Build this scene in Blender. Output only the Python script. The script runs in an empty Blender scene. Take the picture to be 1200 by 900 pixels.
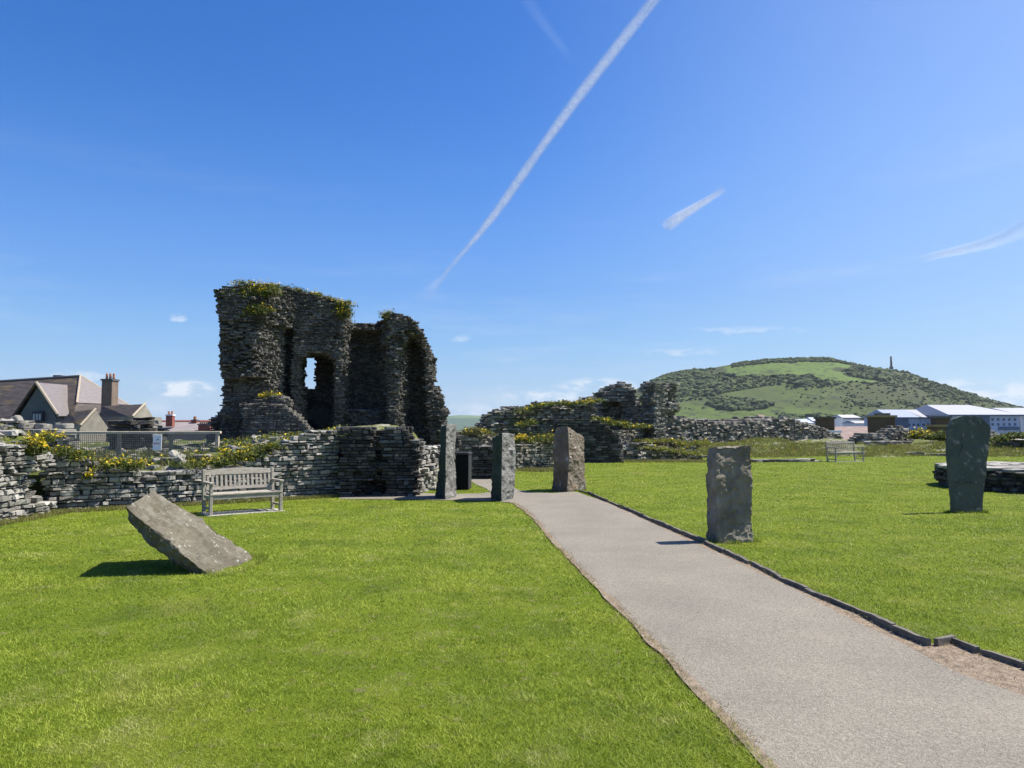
import bpy, bmesh, math, random
import numpy as np
from mathutils import Vector, Matrix
random.seed(7)
R = math.radians
S = bpy.context.scene
COL = S.collection
F, CX, CY, CAMH = 870.0, 600.0, 450.0, 1.6
PIT = math.atan(50.0 / F)
CP, SP = math.cos(PIT), math.sin(PIT)

# ------------------------------------------------------------------ survey helpers
def W(px, py, Y):
    """world point at distance Y along the view axis, from a sighting in the photograph"""
    dx, du = (px - CX) / F, (CY - py) / F
    t = Y / (CP - du * SP)
    return Vector((dx * t, Y, CAMH + (SP + du * CP) * t))

def G(px, py, z=0.0):
    """point on the level ground under a sighting"""
    dx, du = (px - CX) / F, (CY - py) / F
    t = (z - CAMH) / (SP + du * CP)
    return Vector((dx * t, (CP - du * SP) * t, z))

def pix(P):
    X, Y, Z = P[..., 0], P[..., 1], P[..., 2] - CAMH
    d = Y * CP + Z * SP
    return CX + F * X / d, CY - F * (Z * CP - Y * SP) / d

# ------------------------------------------------------------------ numpy noise
def _h(ix, iy, iz, s):
    n = (ix.astype(np.int64) * 374761393 + iy.astype(np.int64) * 668265263 + iz.astype(np.int64) * 2147483647 + s * 974634777) & 0xffffffff
    n = ((n ^ (n >> 13)) * 1274126177) & 0xffffffff
    n = (n ^ (n >> 16)) & 0xffffff
    return n / float(0xffffff)

def vn(x, y, z, s=0):
    x, y, z = np.broadcast_arrays(np.asarray(x, float), np.asarray(y, float), np.asarray(z, float))
    x0, y0, z0 = np.floor(x), np.floor(y), np.floor(z)
    fx, fy, fz = x - x0, y - y0, z - z0
    fx, fy, fz = [f * f * (3 - 2 * f) for f in (fx, fy, fz)]
    r = 0
    for a in (0, 1):
        for b in (0, 1):
            for c in (0, 1):
                w = (fx if a else 1 - fx) * (fy if b else 1 - fy) * (fz if c else 1 - fz)
                r = r + w * _h(x0 + a, y0 + b, z0 + c, s)
    return r * 2 - 1

def fbm(x, y, z, s=0, o=3):
    r, a = 0, 1.0
    for i in range(o):
        r = r + a * vn(x, y, z, s + i * 17)
        x, y, z, a = x * 2.03, y * 2.03, z * 2.03, a * .5
    return r

def inpoly(x, y, poly):
    r = np.zeros(np.shape(x), bool)
    n = len(poly)
    for i in range(n):
        x1, y1 = poly[i][0], poly[i][1]
        x2, y2 = poly[(i + 1) % n][0], poly[(i + 1) % n][1]
        c = ((y1 > y) != (y2 > y)) & (x < (x2 - x1) * (y - y1) / ((y2 - y1) or 1e-9) + x1)
        r ^= c
    return r

def pdist(x, y, poly, closed=True):
    r = np.full(np.shape(x), 1e9)
    n = len(poly)
    for i in range(n if closed else n - 1):
        ax, ay = poly[i][0], poly[i][1]
        bx, by = poly[(i + 1) % n][0], poly[(i + 1) % n][1]
        dx, dy = bx - ax, by - ay
        t = np.clip(((x - ax) * dx + (y - ay) * dy) / (dx * dx + dy * dy + 1e-12), 0, 1)
        r = np.minimum(r, np.hypot(x - ax - t * dx, y - ay - t * dy))
    return r

def sstep(a, b, x):
    t = np.clip((x - a) / (b - a), 0, 1)
    return t * t * (3 - 2 * t)

# ------------------------------------------------------------------ linking
def link(name, me, mats, parent=None):
    o = bpy.data.objects.new(name, me)
    for m in (mats if isinstance(mats, (list, tuple)) else [mats]):
        me.materials.append(m)
    COL.objects.link(o)
    if parent: o.parent = parent
    return o

def tag(o, label=None, cat=None, group=None, kind=None):
    if label: o['label'] = label
    if cat: o['category'] = cat
    if group: o['group'] = group
    if kind: o['kind'] = kind
    return o

def empty(name, loc=(0, 0, 0), rz=0, **k):
    o = bpy.data.objects.new(name, None)
    o.empty_display_size = .2
    COL.objects.link(o)
    o.location = loc
    o.rotation_euler = (0, 0, rz)
    return tag(o, **k)

def mesh_np(name, verts, corners, totals, mat_idx=None, tone=None, smooth=False):
    me = bpy.data.meshes.new(name)
    nv, nl, nf = len(verts), len(corners), len(totals)
    me.vertices.add(nv); me.vertices.foreach_set('co', np.asarray(verts, np.float32).ravel())
    me.loops.add(nl); me.loops.foreach_set('vertex_index', np.asarray(corners, np.int32))
    me.polygons.add(nf)
    st = np.zeros(nf, np.int32); st[1:] = np.cumsum(totals)[:-1]
    me.polygons.foreach_set('loop_start', st)
    me.polygons.foreach_set('loop_total', np.asarray(totals, np.int32))
    if mat_idx is not None: me.polygons.foreach_set('material_index', np.asarray(mat_idx, np.int32))
    me.polygons.foreach_set('use_smooth', np.full(nf, smooth))
    me.update(calc_edges=True)
    if tone is not None:
        a = me.attributes.new('tone', 'FLOAT', 'FACE')
        a.data.foreach_set('value', np.asarray(tone, np.float32))
    return me

def bm_mesh(name, bm, smooth=False):
    me = bpy.data.meshes.new(name)
    bmesh.ops.recalc_face_normals(bm, faces=bm.faces)
    bm.to_mesh(me); bm.free()
    if smooth:
        me.polygons.foreach_set('use_smooth', [True] * len(me.polygons))
    return me

# ------------------------------------------------------------------ materials
def new_mat(name):
    m = bpy.data.materials.new(name); m.use_nodes = True
    nt = m.node_tree
    return m, nt, nt.nodes['Principled BSDF'], nt.nodes['Material Output']

def mat(name, ramp, scale=6, tone=0.0, detail=6, bump=None, rough=.85, spots=(), transl=0, stretch=None, spec=.3):
    """ramp: colour stops over (noise mixed with the per-stone/leaf tone); spots: (scale, threshold, softness, colour)"""
    m, nt, P, out = new_mat(name)
    N, L = nt.nodes, nt.links
    tc = N.new('ShaderNodeTexCoord')
    co = tc.outputs['Object']
    if stretch:
        mp = N.new('ShaderNodeMapping'); mp.inputs['Scale'].default_value = stretch
        L.new(co, mp.inputs['Vector']); co = mp.outputs[0]
    nz = N.new('ShaderNodeTexNoise'); nz.inputs['Scale'].default_value = scale; nz.inputs['Detail'].default_value = detail
    nz.inputs['Roughness'].default_value = .65
    L.new(co, nz.inputs['Vector'])
    fac = nz.outputs['Fac']
    if tone > 0:
        at = N.new('ShaderNodeAttribute'); at.attribute_name = 'tone'
        mx = N.new('ShaderNodeMix'); mx.inputs[0].default_value = tone
        L.new(fac, mx.inputs[2]); L.new(at.outputs['Fac'], mx.inputs[3]); fac = mx.outputs[0]
    cr = N.new('ShaderNodeValToRGB')
    e = cr.color_ramp.elements
    while len(e) < len(ramp): e.new(.5)
    for i, (p, c) in enumerate(ramp):
        e[i].position = p; e[i].color = (*c, 1)
    L.new(fac, cr.inputs[0])
    c = cr.outputs[0]
    for (sc, th, so, colr) in spots:
        n2 = N.new('ShaderNodeTexNoise'); n2.inputs['Scale'].default_value = sc; n2.inputs['Detail'].default_value = 5
        L.new(co, n2.inputs['Vector'])
        mr = N.new('ShaderNodeMapRange'); mr.inputs[1].default_value = th; mr.inputs[2].default_value = th + so
        L.new(n2.outputs['Fac'], mr.inputs[0])
        mx = N.new('ShaderNodeMix'); mx.data_type = 'RGBA'
        mx.inputs[7].default_value = (*colr, 1)
        L.new(mr.outputs[0], mx.inputs[0]); L.new(c, mx.inputs[6]); c = mx.outputs[2]
    L.new(c, P.inputs['Base Color'])
    P.inputs['Roughness'].default_value = rough
    P.inputs['Specular IOR Level'].default_value = spec
    if bump:
        nb = N.new('ShaderNodeTexNoise'); nb.inputs['Scale'].default_value = bump[0]; nb.inputs['Detail'].default_value = 8
        nb.inputs['Roughness'].default_value = .7
        L.new(co, nb.inputs['Vector'])
        b = N.new('ShaderNodeBump'); b.inputs['Strength'].default_value = bump[1]; b.inputs['Distance'].default_value = bump[2]
        L.new(nb.outputs['Fac'], b.inputs['Height']); L.new(b.outputs[0], P.inputs['Normal'])
    if transl:
        tr = N.new('ShaderNodeBsdfTranslucent'); L.new(c, tr.inputs['Color'])
        ms = N.new('ShaderNodeMixShader'); ms.inputs[0].default_value = transl
        L.new(P.outputs[0], ms.inputs[1]); L.new(tr.outputs[0], ms.inputs[2]); L.new(ms.outputs[0], out.inputs['Surface'])
    return m

def flat(name, c, rough=.6, spec=.3, v=.12, scale=3):
    d = tuple(x * (1 - v) for x in c); u = tuple(min(1, x * (1 + v)) for x in c)
    return mat(name, [(.3, d), (.7, u)], scale=scale, rough=rough, spec=spec)

STONE = mat('rubble_stone', [(.15, (.085, .080, .069)), (.42, (.195, .186, .163)), (.62, (.295, .281, .248)), (.85, (.46, .44, .39))], scale=3.5, tone=.62,
            bump=(16, .7, .03), spots=[(2.2, .60, .10, (.30, .30, .26)), (5, .66, .05, (.44, .43, .39)), (1.3, .64, .1, (.12, .10, .06))])
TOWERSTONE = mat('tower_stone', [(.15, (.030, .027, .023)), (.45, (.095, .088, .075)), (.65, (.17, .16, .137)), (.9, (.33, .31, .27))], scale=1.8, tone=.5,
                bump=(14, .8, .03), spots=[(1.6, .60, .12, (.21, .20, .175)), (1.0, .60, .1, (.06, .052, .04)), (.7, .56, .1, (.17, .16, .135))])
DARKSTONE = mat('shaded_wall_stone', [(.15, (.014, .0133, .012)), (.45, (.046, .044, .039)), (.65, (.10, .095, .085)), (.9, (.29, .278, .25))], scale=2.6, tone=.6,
                bump=(14, .8, .03), spots=[(1.6, .64, .12, (.17, .165, .15)), (1.0, .62, .1, (.045, .04, .033))])  # darker copy of the wall stone, shade put into its colour
FARSTONE = mat('weathered_ruin_stone', [(.15, (.055, .050, .042)), (.45, (.165, .153, .127)), (.65, (.27, .252, .212)), (.88, (.44, .415, .355))], scale=1.6, tone=.65,
               spots=[(.9, .60, .1, (.13, .125, .075)), (1.7, .62, .08, (.36, .35, .31))], bump=(8, .6, .04))
TURF = mat('lawn_soil', [(.25, (.075, .112, .008)), (.5, (.12, .158, .012)), (.75, (.17, .195, .022))], scale=.9, detail=10, rough=.95, spec=.1,
           bump=(60, .9, .02), spots=[(.55, .60, .14, (.15, .16, .035)), (1.3, .54, .25, (.055, .085, .010)), (9, .60, .1, (.16, .15, .06))])
GRASSM = mat('grass_blade', [(.22, (.085, .132, .006)), (.5, (.195, .270, .015)), (.78, (.42, .47, .075))], scale=.8, tone=.6, rough=.6, spec=.25, transl=.3,
             spots=[(.55, .60, .16, (.32, .29, .085)), (1.1, .50, .25, (.070, .135, .012)), (4.5, .62, .14, (.36, .37, .10)), (2.1, .56, .14, (.38, .385, .13)), (.38, .50, .22, (.11, .185, .012)), (.7, .56, .14, (.38, .40, .09))])
BANKM = mat('rough_bank_turf', [(.25, (.05, .065, .012)), (.5, (.095, .115, .022)), (.75, (.20, .18, .10))], scale=1.5, rough=.95, bump=(12, 1, .06),
            spots=[(2.2, .56, .06, (.28, .26, .22)), (.8, .60, .1, (.16, .15, .05))])
LONGM = mat('long_grass_blade', [(.2, (.11, .14, .022)), (.5, (.20, .225, .04)), (.85, (.36, .34, .12))], scale=.6, tone=.5, rough=.7, transl=.35)
LEAFM = mat('wild_leaf', [(.2, (.035, .06, .010)), (.5, (.085, .12, .018)), (.85, (.19, .20, .05))], scale=2, tone=.6, rough=.6, transl=.25)
DRYM = mat('dry_grass', [(.2, (.16, .11, .05)), (.8, (.38, .30, .17))], scale=3, tone=.7, rough=.8, transl=.2)
FLOWERM = mat('yellow_petal', [(.2, (.55, .38, .01)), (.8, (.85, .66, .03))], scale=4, tone=.6, rough=.6, transl=.2)
CLOVERM = flat('white_petal', (.75, .75, .70))
SCRUBM = mat('hill_scrub', [(.2, (.022, .036, .010)), (.5, (.040, .062, .014)), (.85, (.070, .098, .022))], scale=.05, tone=.7, rough=.9)

# tarmac
m, nt, P, out = new_mat('worn_tarmac'); TARMAC = m
N_, L_ = nt.nodes, nt.links
tc = N_.new('ShaderNodeTexCoord')
v1 = N_.new('ShaderNodeTexVoronoi'); v1.inputs['Scale'].default_value = 130
n1 = N_.new('ShaderNodeTexNoise'); n1.inputs['Scale'].default_value = 1.1; n1.inputs['Detail'].default_value = 8
n3 = N_.new('ShaderNodeTexNoise'); n3.inputs['Scale'].default_value = 60; n3.inputs['Detail'].default_value = 4
for n in (v1, n1, n3): L_.new(tc.outputs['Object'], n.inputs['Vector'])
c1 = N_.new('ShaderNodeValToRGB'); e = c1.color_ramp.elements
e[0].position = .12; e[0].color = (.10, .091, .074, 1); e[1].position = .9; e[1].color = (.345, .318, .265, 1)
x = e.new(.5); x.color = (.200, .184, .152, 1)
mx = N_.new('ShaderNodeMix'); mx.inputs[0].default_value = .55
L_.new(v1.outputs['Color'], mx.inputs[2]); L_.new(n3.outputs['Fac'], mx.inputs[3]); L_.new(mx.outputs[0], c1.inputs[0])
c2 = N_.new('ShaderNodeValToRGB'); e = c2.color_ramp.elements
e[0].position = .3; e[0].color = (.84, .835, .83, 1); e[1].position = .72; e[1].color = (1.08, 1.05, 1.02, 1)
L_.new(n1.outputs['Fac'], c2.inputs[0])
ml = N_.new('ShaderNodeMix'); ml.data_type = 'RGBA'; ml.blend_type = 'MULTIPLY'; ml.inputs[0].default_value = 1
L_.new(c1.outputs[0], ml.inputs[6]); L_.new(c2.outputs[0], ml.inputs[7]); L_.new(ml.outputs[2], P.inputs['Base Color'])
bp = N_.new('ShaderNodeBump'); bp.inputs['Strength'].default_value = .6; bp.inputs['Distance'].default_value = .006
L_.new(v1.outputs['Distance'], bp.inputs['Height']); L_.new(bp.outputs[0], P.inputs['Normal'])
P.inputs['Roughness'].default_value = .9; P.inputs['Specular IOR Level'].default_value = .2

SOILM = mat('dry_soil', [(.3, (.13, .10, .07)), (.55, (.26, .20, .14)), (.8, (.42, .35, .26))], scale=14, bump=(40, 1, .02))
KERBM = mat('edging_timber', [(.3, (.07, .063, .052)), (.7, (.19, .17, .14))], scale=7, bump=(22, .6, .01))
WOOD = mat('silvered_teak', [(.25, (.15, .132, .103)), (.5, (.31, .28, .23)), (.8, (.47, .435, .365))], scale=9, detail=8, stretch=(1.2, 6, 6), bump=(20, .4, .006), rough=.8)

# ------------------------------------------------------------------ stone builder
def _rbox(b):
    vs, faces = [], []
    idx = {}
    for sx in (-1, 1):
        for sy in (-1, 1):
            for sz in (-1, 1):
                for ax in range(3):
                    p = [sx * (1 - b), sy * (1 - b), sz * (1 - b)]
                    p[ax] = (sx, sy, sz)[ax]
                    idx[(sx, sy, sz, ax)] = len(vs); vs.append(p)
    for ax in range(3):
        a1, a2 = [a for a in range(3) if a != ax]
        for s in (-1, 1):
            q = []
            for (p1, p2) in ((-1, -1), (1, -1), (1, 1), (-1, 1)):
                k = [0, 0, 0]; k[ax] = s; k[a1] = p1; k[a2] = p2
                q.append(idx[(*k, ax)])
            faces.append(q)
    for ax in range(3):
        a1, a2 = [a for a in range(3) if a != ax]
        for s1 in (-1, 1):
            for s2 in (-1, 1):
                k0 = [0, 0, 0]; k0[a1] = s1; k0[a2] = s2
                k1 = list(k0); k0[ax] = -1; k1[ax] = 1
                faces.append([idx[(*k0, a1)], idx[(*k1, a1)], idx[(*k1, a2)], idx[(*k0, a2)]])
    for sx in (-1, 1):
        for sy in (-1, 1):
            for sz in (-1, 1):
                faces.append([idx[(sx, sy, sz, a)] for a in range(3)])
    vs = np.array(vs, float)
    for f in faces:
        c = vs[f].mean(0); n = np.cross(vs[f[1]] - vs[f[0]], vs[f[2]] - vs[f[0]])
        if np.dot(n, c) < 0: f.reverse()
    return vs, faces

RB = _rbox(.22)
_b8 = np.array([[x, y, z] for x in (-1, 1) for y in (-1, 1) for z in (-1, 1)], float)
B8 = (_b8, [[0, 1, 3, 2], [4, 6, 7, 5], [0, 4, 5, 1], [2, 3, 7, 6], [0, 2, 6, 4], [1, 5, 7, 3]])

def place_boxes(C, H, rng, jit=.12, rot=.08, frame=None, tmpl=RB, tilt=None):
    """one stone per row of C (centre) and H (half size); frame = (origin, u, v)"""
    tv, tf = tmpl
    n, k = len(C), len(tv)
    loc = tv[None] * H[:, None, :] * (1 + rng.uniform(-jit, jit, (n, k, 3)))
    a = rng.normal(0, rot, n)[:, None]; b = rng.normal(0, rot * .7 if tilt is None else tilt, n)[:, None]
    x, y, z = loc[..., 0], loc[..., 1], loc[..., 2]
    x, y = x * np.cos(a) - y * np.sin(a), x * np.sin(a) + y * np.cos(a)
    x, z = x * np.cos(b) - z * np.sin(b), x * np.sin(b) + z * np.cos(b)
    P = np.stack([x, y, z], -1) + C[:, None, :]
    if frame:
        o, u, v = [np.array(q, float) for q in frame]
        P = o + P[..., 0:1] * u + P[..., 1:2] * v + P[..., 2:3] * np.array([0, 0, 1.])
    tot = np.tile([len(f) for f in tf], n)
    cor = np.concatenate(tf)
    corners = (cor[None] + (np.arange(n) * k)[:, None]).ravel()
    tone = np.repeat(rng.beta(2.2, 2.2, n), len(tf))
    return P.reshape(-1, 3), corners, tot, tone

def stones(name, occ, lo, hi, size, frame, mt, seed=1, jit=.13, rot=.06, prot=.03, gap=.012, parent=None, tmpl=RB, drop=0.0):
    rng = np.random.default_rng(seed)
    l, d, h = size
    ze = [lo[2]]
    while ze[-1] < hi[2]: ze.append(ze[-1] + h * rng.uniform(.6, 1.45))
    ze = np.array(ze); nz = len(ze) - 1
    ny = max(1, int(math.ceil((hi[1] - lo[1]) / d))); nx = int(math.ceil((hi[0] - lo[0]) / l)) + 1
    off = rng.uniform(-.5, .5, (nz, ny, 1))
    xe = lo[0] + (np.arange(nx + 1)[None, None] + off + rng.uniform(-.36, .36, (nz, ny, nx + 1))) * l
    ye = lo[1] + (np.arange(ny + 1)[None, :, None] + np.where((np.arange(ny + 1)[None, :, None] > 0) & (np.arange(ny + 1)[None, :, None] < ny), rng.uniform(-.25, .25, (nz, ny + 1, nx)), 0)) * (hi[1] - lo[1]) / ny
    x0, x1 = xe[..., :-1], xe[..., 1:]
    y0, y1 = ye[:, :-1], ye[:, 1:]
    z0 = np.broadcast_to(ze[:-1, None, None], x0.shape); z1 = np.broadcast_to(ze[1:, None, None], x0.shape)
    C = np.stack([(x0 + x1) / 2, (y0 + y1) / 2, (z0 + z1) / 2], -1)
    H = np.stack([(x1 - x0) / 2, (y1 - y0) / 2, (z1 - z0) / 2], -1)
    oc = occ(C[..., 0], C[..., 1], C[..., 2])
    def hidden(a):
        p = np.pad(a, 1); p[0] = True
        return p[:-2, 1:-1, 1:-1] & p[2:, 1:-1, 1:-1] & p[1:-1, :-2, 1:-1] & p[1:-1, 2:, 1:-1] & p[1:-1, 1:-1, :-2] & p[1:-1, 1:-1, 2:]
    inner = oc & hidden(oc)
    core = inner & hidden(inner)
    ex = oc & ~inner
    if drop: ex &= rng.random(ex.shape) > drop
    keep = (ex | (inner & ~core))
    C, H, isx = C[keep], H[keep], ex[keep]
    n = len(C)
    H = H - gap / 2 * rng.uniform(.3, 1.6, (n, 3))
    H = np.maximum(H, .012) + np.where(isx, 0, .02)[:, None]
    H[:, 1] += rng.uniform(-.6, 1, n) * prot
    H[:, 0] += np.where(isx, rng.uniform(-.2, .5, n) * prot, .01)
    C[:, 1] += rng.uniform(-.5, .5, n) * prot
    V, cor, tot, tone = place_boxes(C, H, rng, jit, rot, frame, tmpl)
    me = mesh_np(name, V, cor, tot, tone=tone)
    return link(name, me, mt, parent)

def wall(name, A, B, tpx, thick, size, mt, label=None, cat='wall', seed=1, z0=-.1, rag=.10, cut=None, top=None, group=None, taper=0.0, **k):
    """rubble wall from ground point A to B; tpx = [(px, py)] sighted top line"""
    A = Vector((A[0], A[1], 0)); B = Vector((B[0], B[1], 0))
    L = (B - A).length; u = (B - A) / L; v = Vector((-u.y, u.x, 0))
    if v.y < 0 and abs(v.y) > .15: v = -v
    ss = np.linspace(0, L, 80)
    pts = np.array([list(A + u * s) for s in ss])
    if top is None:
        ppx = CX + F * pts[:, 0] / pts[:, 1]
        tp = np.array(sorted(tpx), float)
        tz = CAMH + (500 - np.interp(ppx, tp[:, 0], tp[:, 1])) * pts[:, 1] / F
    else:
        tz = np.interp(ss / L, [t[0] for t in top], [t[1] for t in top])
    def occ(x, y, z):
        t = np.interp(x, ss, tz) + rag * fbm(x * 1.7, y * 2.5, seed * 3.1 + 0 * z, seed) - taper * (y / thick)
        e = .12 * fbm(x * .2, y * 2, z * 3, seed + 5)
        o = (x > 0 + e) & (x < L + e) & (y > 0) & (y < thick) & (z < t)
        if cut is not None: o &= ~cut(x, y, z, L)
        return o
    o = stones(name, occ, (-.2, 0, z0), (L + .2, thick, float(tz.max()) + rag * 2), size, (A, u, v), mt, seed=seed, **k)
    if label: tag(o, label, cat, group)
    return o

# ------------------------------------------------------------------ vegetation builder
def blades(pos, hgt, wid, rng, lean=.45, tmid=None):
    """single tapered blades"""
    n = len(pos)
    a = rng.uniform(0, 2 * math.pi, n); b = rng.uniform(0, 2 * math.pi, n); le = rng.uniform(0, lean, n) * hgt
    dx, dy = np.cos(a) * wid / 2, np.sin(a) * wid / 2
    V = np.empty((n, 3, 3))
    V[:, 0] = pos + np.stack([dx, dy, 0 * dx], -1)
    V[:, 1] = pos - np.stack([dx, dy, 0 * dx], -1)
    V[:, 2] = pos + np.stack([np.cos(b) * le, np.sin(b) * le, hgt], -1)
    return V.reshape(-1, 3), np.arange(n * 3), np.full(n, 3)

def leafquads(pos, siz, rng, flatness=.5):
    n = len(pos)
    t1 = rng.normal(0, 1, (n, 3)); t1[:, 2] *= flatness
    t1 /= np.linalg.norm(t1, axis=1)[:, None]
    t2 = rng.normal(0, 1, (n, 3)); t2 -= (t2 * t1).sum(1)[:, None] * t1
    t2 /= np.linalg.norm(t2, axis=1)[:, None]
    s = siz[:, None] / 2
    V = np.stack([pos - t1 * s * 1.5, pos + t2 * s * .7, pos + t1 * s * 1.5, pos - t2 * s * .7], 1)
    return V.reshape(-1, 3), np.arange(n * 4), np.full(n, 4)

def veg(name, centres, label, cat, gm=None, rad=.2, hgt=.18, n=60, flower=.15, leaf=.05, seed=1, dry=.1, blade=.5, group=None, kind='stuff', parent=None):
    """a spread of wild plants rooted at the given points: grass blades, small leaves, yellow flower heads, dry stems"""
    rng = np.random.default_rng(seed)
    c = np.array([list(p) for p in centres], float)
    rs = rng.uniform(.6, 1.3, len(c))
    N = len(c) * n
    ci = np.repeat(np.arange(len(c)), n)
    off = rng.normal(0, .5, (N, 3)) * rad * rs[ci][:, None]
    off[:, 2] = np.abs(rng.normal(0, .45, N)) * hgt * rs[ci]
    pos = c[ci] + off
    fl = np.full(len(c), 1.0) * flower * rng.choice([0, .6, 2.2], len(c))
    r = rng.random(N)
    isf = r < fl[ci]; isd = (~isf) & (r > 1 - dry); isb = (~isf) & (~isd) & (rng.random(N) < blade)
    isl = ~(isf | isd | isb)
    parts = []
    def addb(msk, mi):
        p = pos[msk].copy(); k = len(p)
        if k:
            p[:, 2] -= off[msk][:, 2]
            parts.append((*blades(p, hgt * rng.uniform(.5, 1.5, k), leaf * .28 * np.ones(k), rng, .7), mi))
    def addl(msk, mi, s, up=0):
        p = pos[msk].copy(); k = len(p)
        p[:, 2] += up
        if k: parts.append((*leafquads(p, s * rng.uniform(.6, 1.4, k), rng), mi))
    addb(isb, 0); addb(isd, 2); addl(isl, 0, leaf); addl(isf, 1, leaf * .9, hgt * .35)
    V, Cn, T, Mi, base = [], [], [], [], 0
    for (a, b, t, mi) in parts:
        V.append(a); Cn.append(b + base); T.append(t); Mi.append(np.full(len(t), mi)); base += len(a)
    T = np.concatenate(T)
    me = mesh_np(name, np.concatenate(V), np.concatenate(Cn), T, np.concatenate(Mi), rng.random(len(T)))
    o = link(name, me, [gm or LEAFM, FLOWERM, DRYM], parent)
    if not parent: tag(o, label, cat, group, kind)
    return o

# ------------------------------------------------------------------ boxes and bars
def add_box(bm, x0, x1, y0, y1, z0, z1, bev=0):
    r = bmesh.ops.create_cube(bm, size=1)
    for v in r['verts']:
        v.co = Vector(((x0 + x1) / 2 + v.co.x * (x1 - x0), (y0 + y1) / 2 + v.co.y * (y1 - y0), (z0 + z1) / 2 + v.co.z * (z1 - z0)))
    if bev:
        es = list({e for v in r['verts'] for e in v.link_edges})
        bmesh.ops.bevel(bm, geom=es, offset=bev, segments=1, affect='EDGES')

def box_obj(name, dims, mt, parent=None, bev=0):
    bm = bmesh.new()
    for d in (dims if isinstance(dims[0], (list, tuple)) else [dims]): add_box(bm, *d, bev=bev)
    return link(name, bm_mesh(name, bm), mt, parent)

def hull_obj(name, pts, mt, parent=None):
    bm = bmesh.new()
    for grp in (pts if isinstance(pts[0], (list, tuple)) and not isinstance(pts[0][0], (int, float)) else [pts]):
        vs = [bm.verts.new(p) for p in grp]
        r = bmesh.ops.convex_hull(bm, input=vs)
        bmesh.ops.delete(bm, geom=[g for g in r.get('geom_interior', []) if isinstance(g, bmesh.types.BMVert)], context='VERTS')
    return link(name, bm_mesh(name, bm), mt, parent)

def tube_np(path, radii, seg=8):
    path = np.array([list(p) for p in path], float); n = len(path)
    V, Fc = [], []
    for i in range(n):
        t = path[min(i + 1, n - 1)] - path[max(i - 1, 0)]; t /= np.linalg.norm(t)
        a = np.cross(t, [0, 0, 1.]) if abs(t[2]) < .95 else np.cross(t, [1., 0, 0]); a /= np.linalg.norm(a); b = np.cross(t, a)
        for k in range(seg):
            q = 2 * math.pi * k / seg
            V.append(path[i] + radii[i] * (a * math.cos(q) + b * math.sin(q)))
    for i in range(n - 1):
        for k in range(seg):
            Fc.append([i * seg + k, i * seg + (k + 1) % seg, (i + 1) * seg + (k + 1) % seg, (i + 1) * seg + k])
    Fc.append(list(range(seg))[::-1]); Fc.append([(n - 1) * seg + k for k in range(seg)])
    return V, Fc

def tube_obj(name, path, radii, mt, parent=None, seg=8, smooth=True):
    V, Fc = tube_np(path, radii, seg)
    me = bpy.data.meshes.new(name); me.from_pydata([tuple(v) for v in V], [], Fc); me.update()
    me.polygons.foreach_set('use_smooth', [smooth] * len(me.polygons))
    return link(name, me, mt, parent)

# ------------------------------------------------------------------ camera, sun, sky
cam_d = bpy.data.cameras.new('camera'); cam = bpy.data.objects.new('camera', cam_d); COL.objects.link(cam)
cam_d.sensor_width = 36; cam_d.lens = 36 * F / 1200; cam_d.clip_end = 30000; cam_d.clip_start = .05
cam.location = (0, 0, CAMH); cam.rotation_euler = (math.pi / 2 + PIT, 0, 0)
S.camera = cam
SUN_EL, SUN_AZ = R(57), R(13)          # azimuth measured from +X towards +Y
to_sun = Vector((math.cos(SUN_AZ) * math.cos(SUN_EL), math.sin(SUN_AZ) * math.cos(SUN_EL), math.sin(SUN_EL)))
sd = bpy.data.lights.new('sun', 'SUN'); so = bpy.data.objects.new('sun', sd); COL.objects.link(so)
sd.energy = 5.0; sd.angle = R(.53); sd.color = (1, .945, .86)
so.rotation_euler = to_sun.to_track_quat('Z', 'Y').to_euler()
w = bpy.data.worlds.new('World'); S.world = w; w.use_nodes = True
N_, L_ = w.node_tree.nodes, w.node_tree.links
bg = N_['Background']
sky = N_.new('ShaderNodeTexSky'); sky.sky_type = 'NISHITA'; sky.sun_disc = False
sky.sun_elevation = SUN_EL; sky.sun_rotation = math.pi / 2 - SUN_AZ
sky.air_density = 1.0; sky.dust_density = .6; sky.ozone_density = 4.0; sky.altitude = 0
hs = N_.new('ShaderNodeHueSaturation'); hs.inputs['Saturation'].default_value = 1.34; hs.inputs['Hue'].default_value = .512
L_.new(sky.outputs[0], hs.inputs['Color'])
# thin cloud: directional noise, thickest in a band over the horizon
tc = N_.new('ShaderNodeTexCoord'); sep = N_.new('ShaderNodeSeparateXYZ'); L_.new(tc.outputs['Generated'], sep.inputs[0])
def mth(op, a, b=None):
    n = N_.new('ShaderNodeMath'); n.operation = op
    for i, q in enumerate((a, b)):
        if q is None: continue
        if isinstance(q, (int, float)): n.inputs[i].default_value = q
        else: L_.new(q, n.inputs[i])
    return n.outputs[0]
def mrange(x, a, b, c=0.0, d=1.0):
    n = N_.new('ShaderNodeMapRange'); n.interpolation_type = 'SMOOTHSTEP'
    for i, q in enumerate((a, b, c, d)): n.inputs[i + 1].default_value = q
    L_.new(x, n.inputs[0]); return n.outputs[0]
def wnoise(sc, stretch, det, rough=.6, loc=(0, 0, 0)):
    mp = N_.new('ShaderNodeMapping'); mp.inputs['Scale'].default_value = stretch; mp.inputs['Location'].default_value = loc
    L_.new(tc.outputs['Generated'], mp.inputs['Vector'])
    n = N_.new('ShaderNodeTexNoise'); n.inputs['Scale'].default_value = sc; n.inputs['Detail'].default_value = det; n.inputs['Roughness'].default_value = rough
    L_.new(mp.outputs[0], n.inputs['Vector']); return n.outputs['Fac']
z = sep.outputs['Z']
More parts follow.
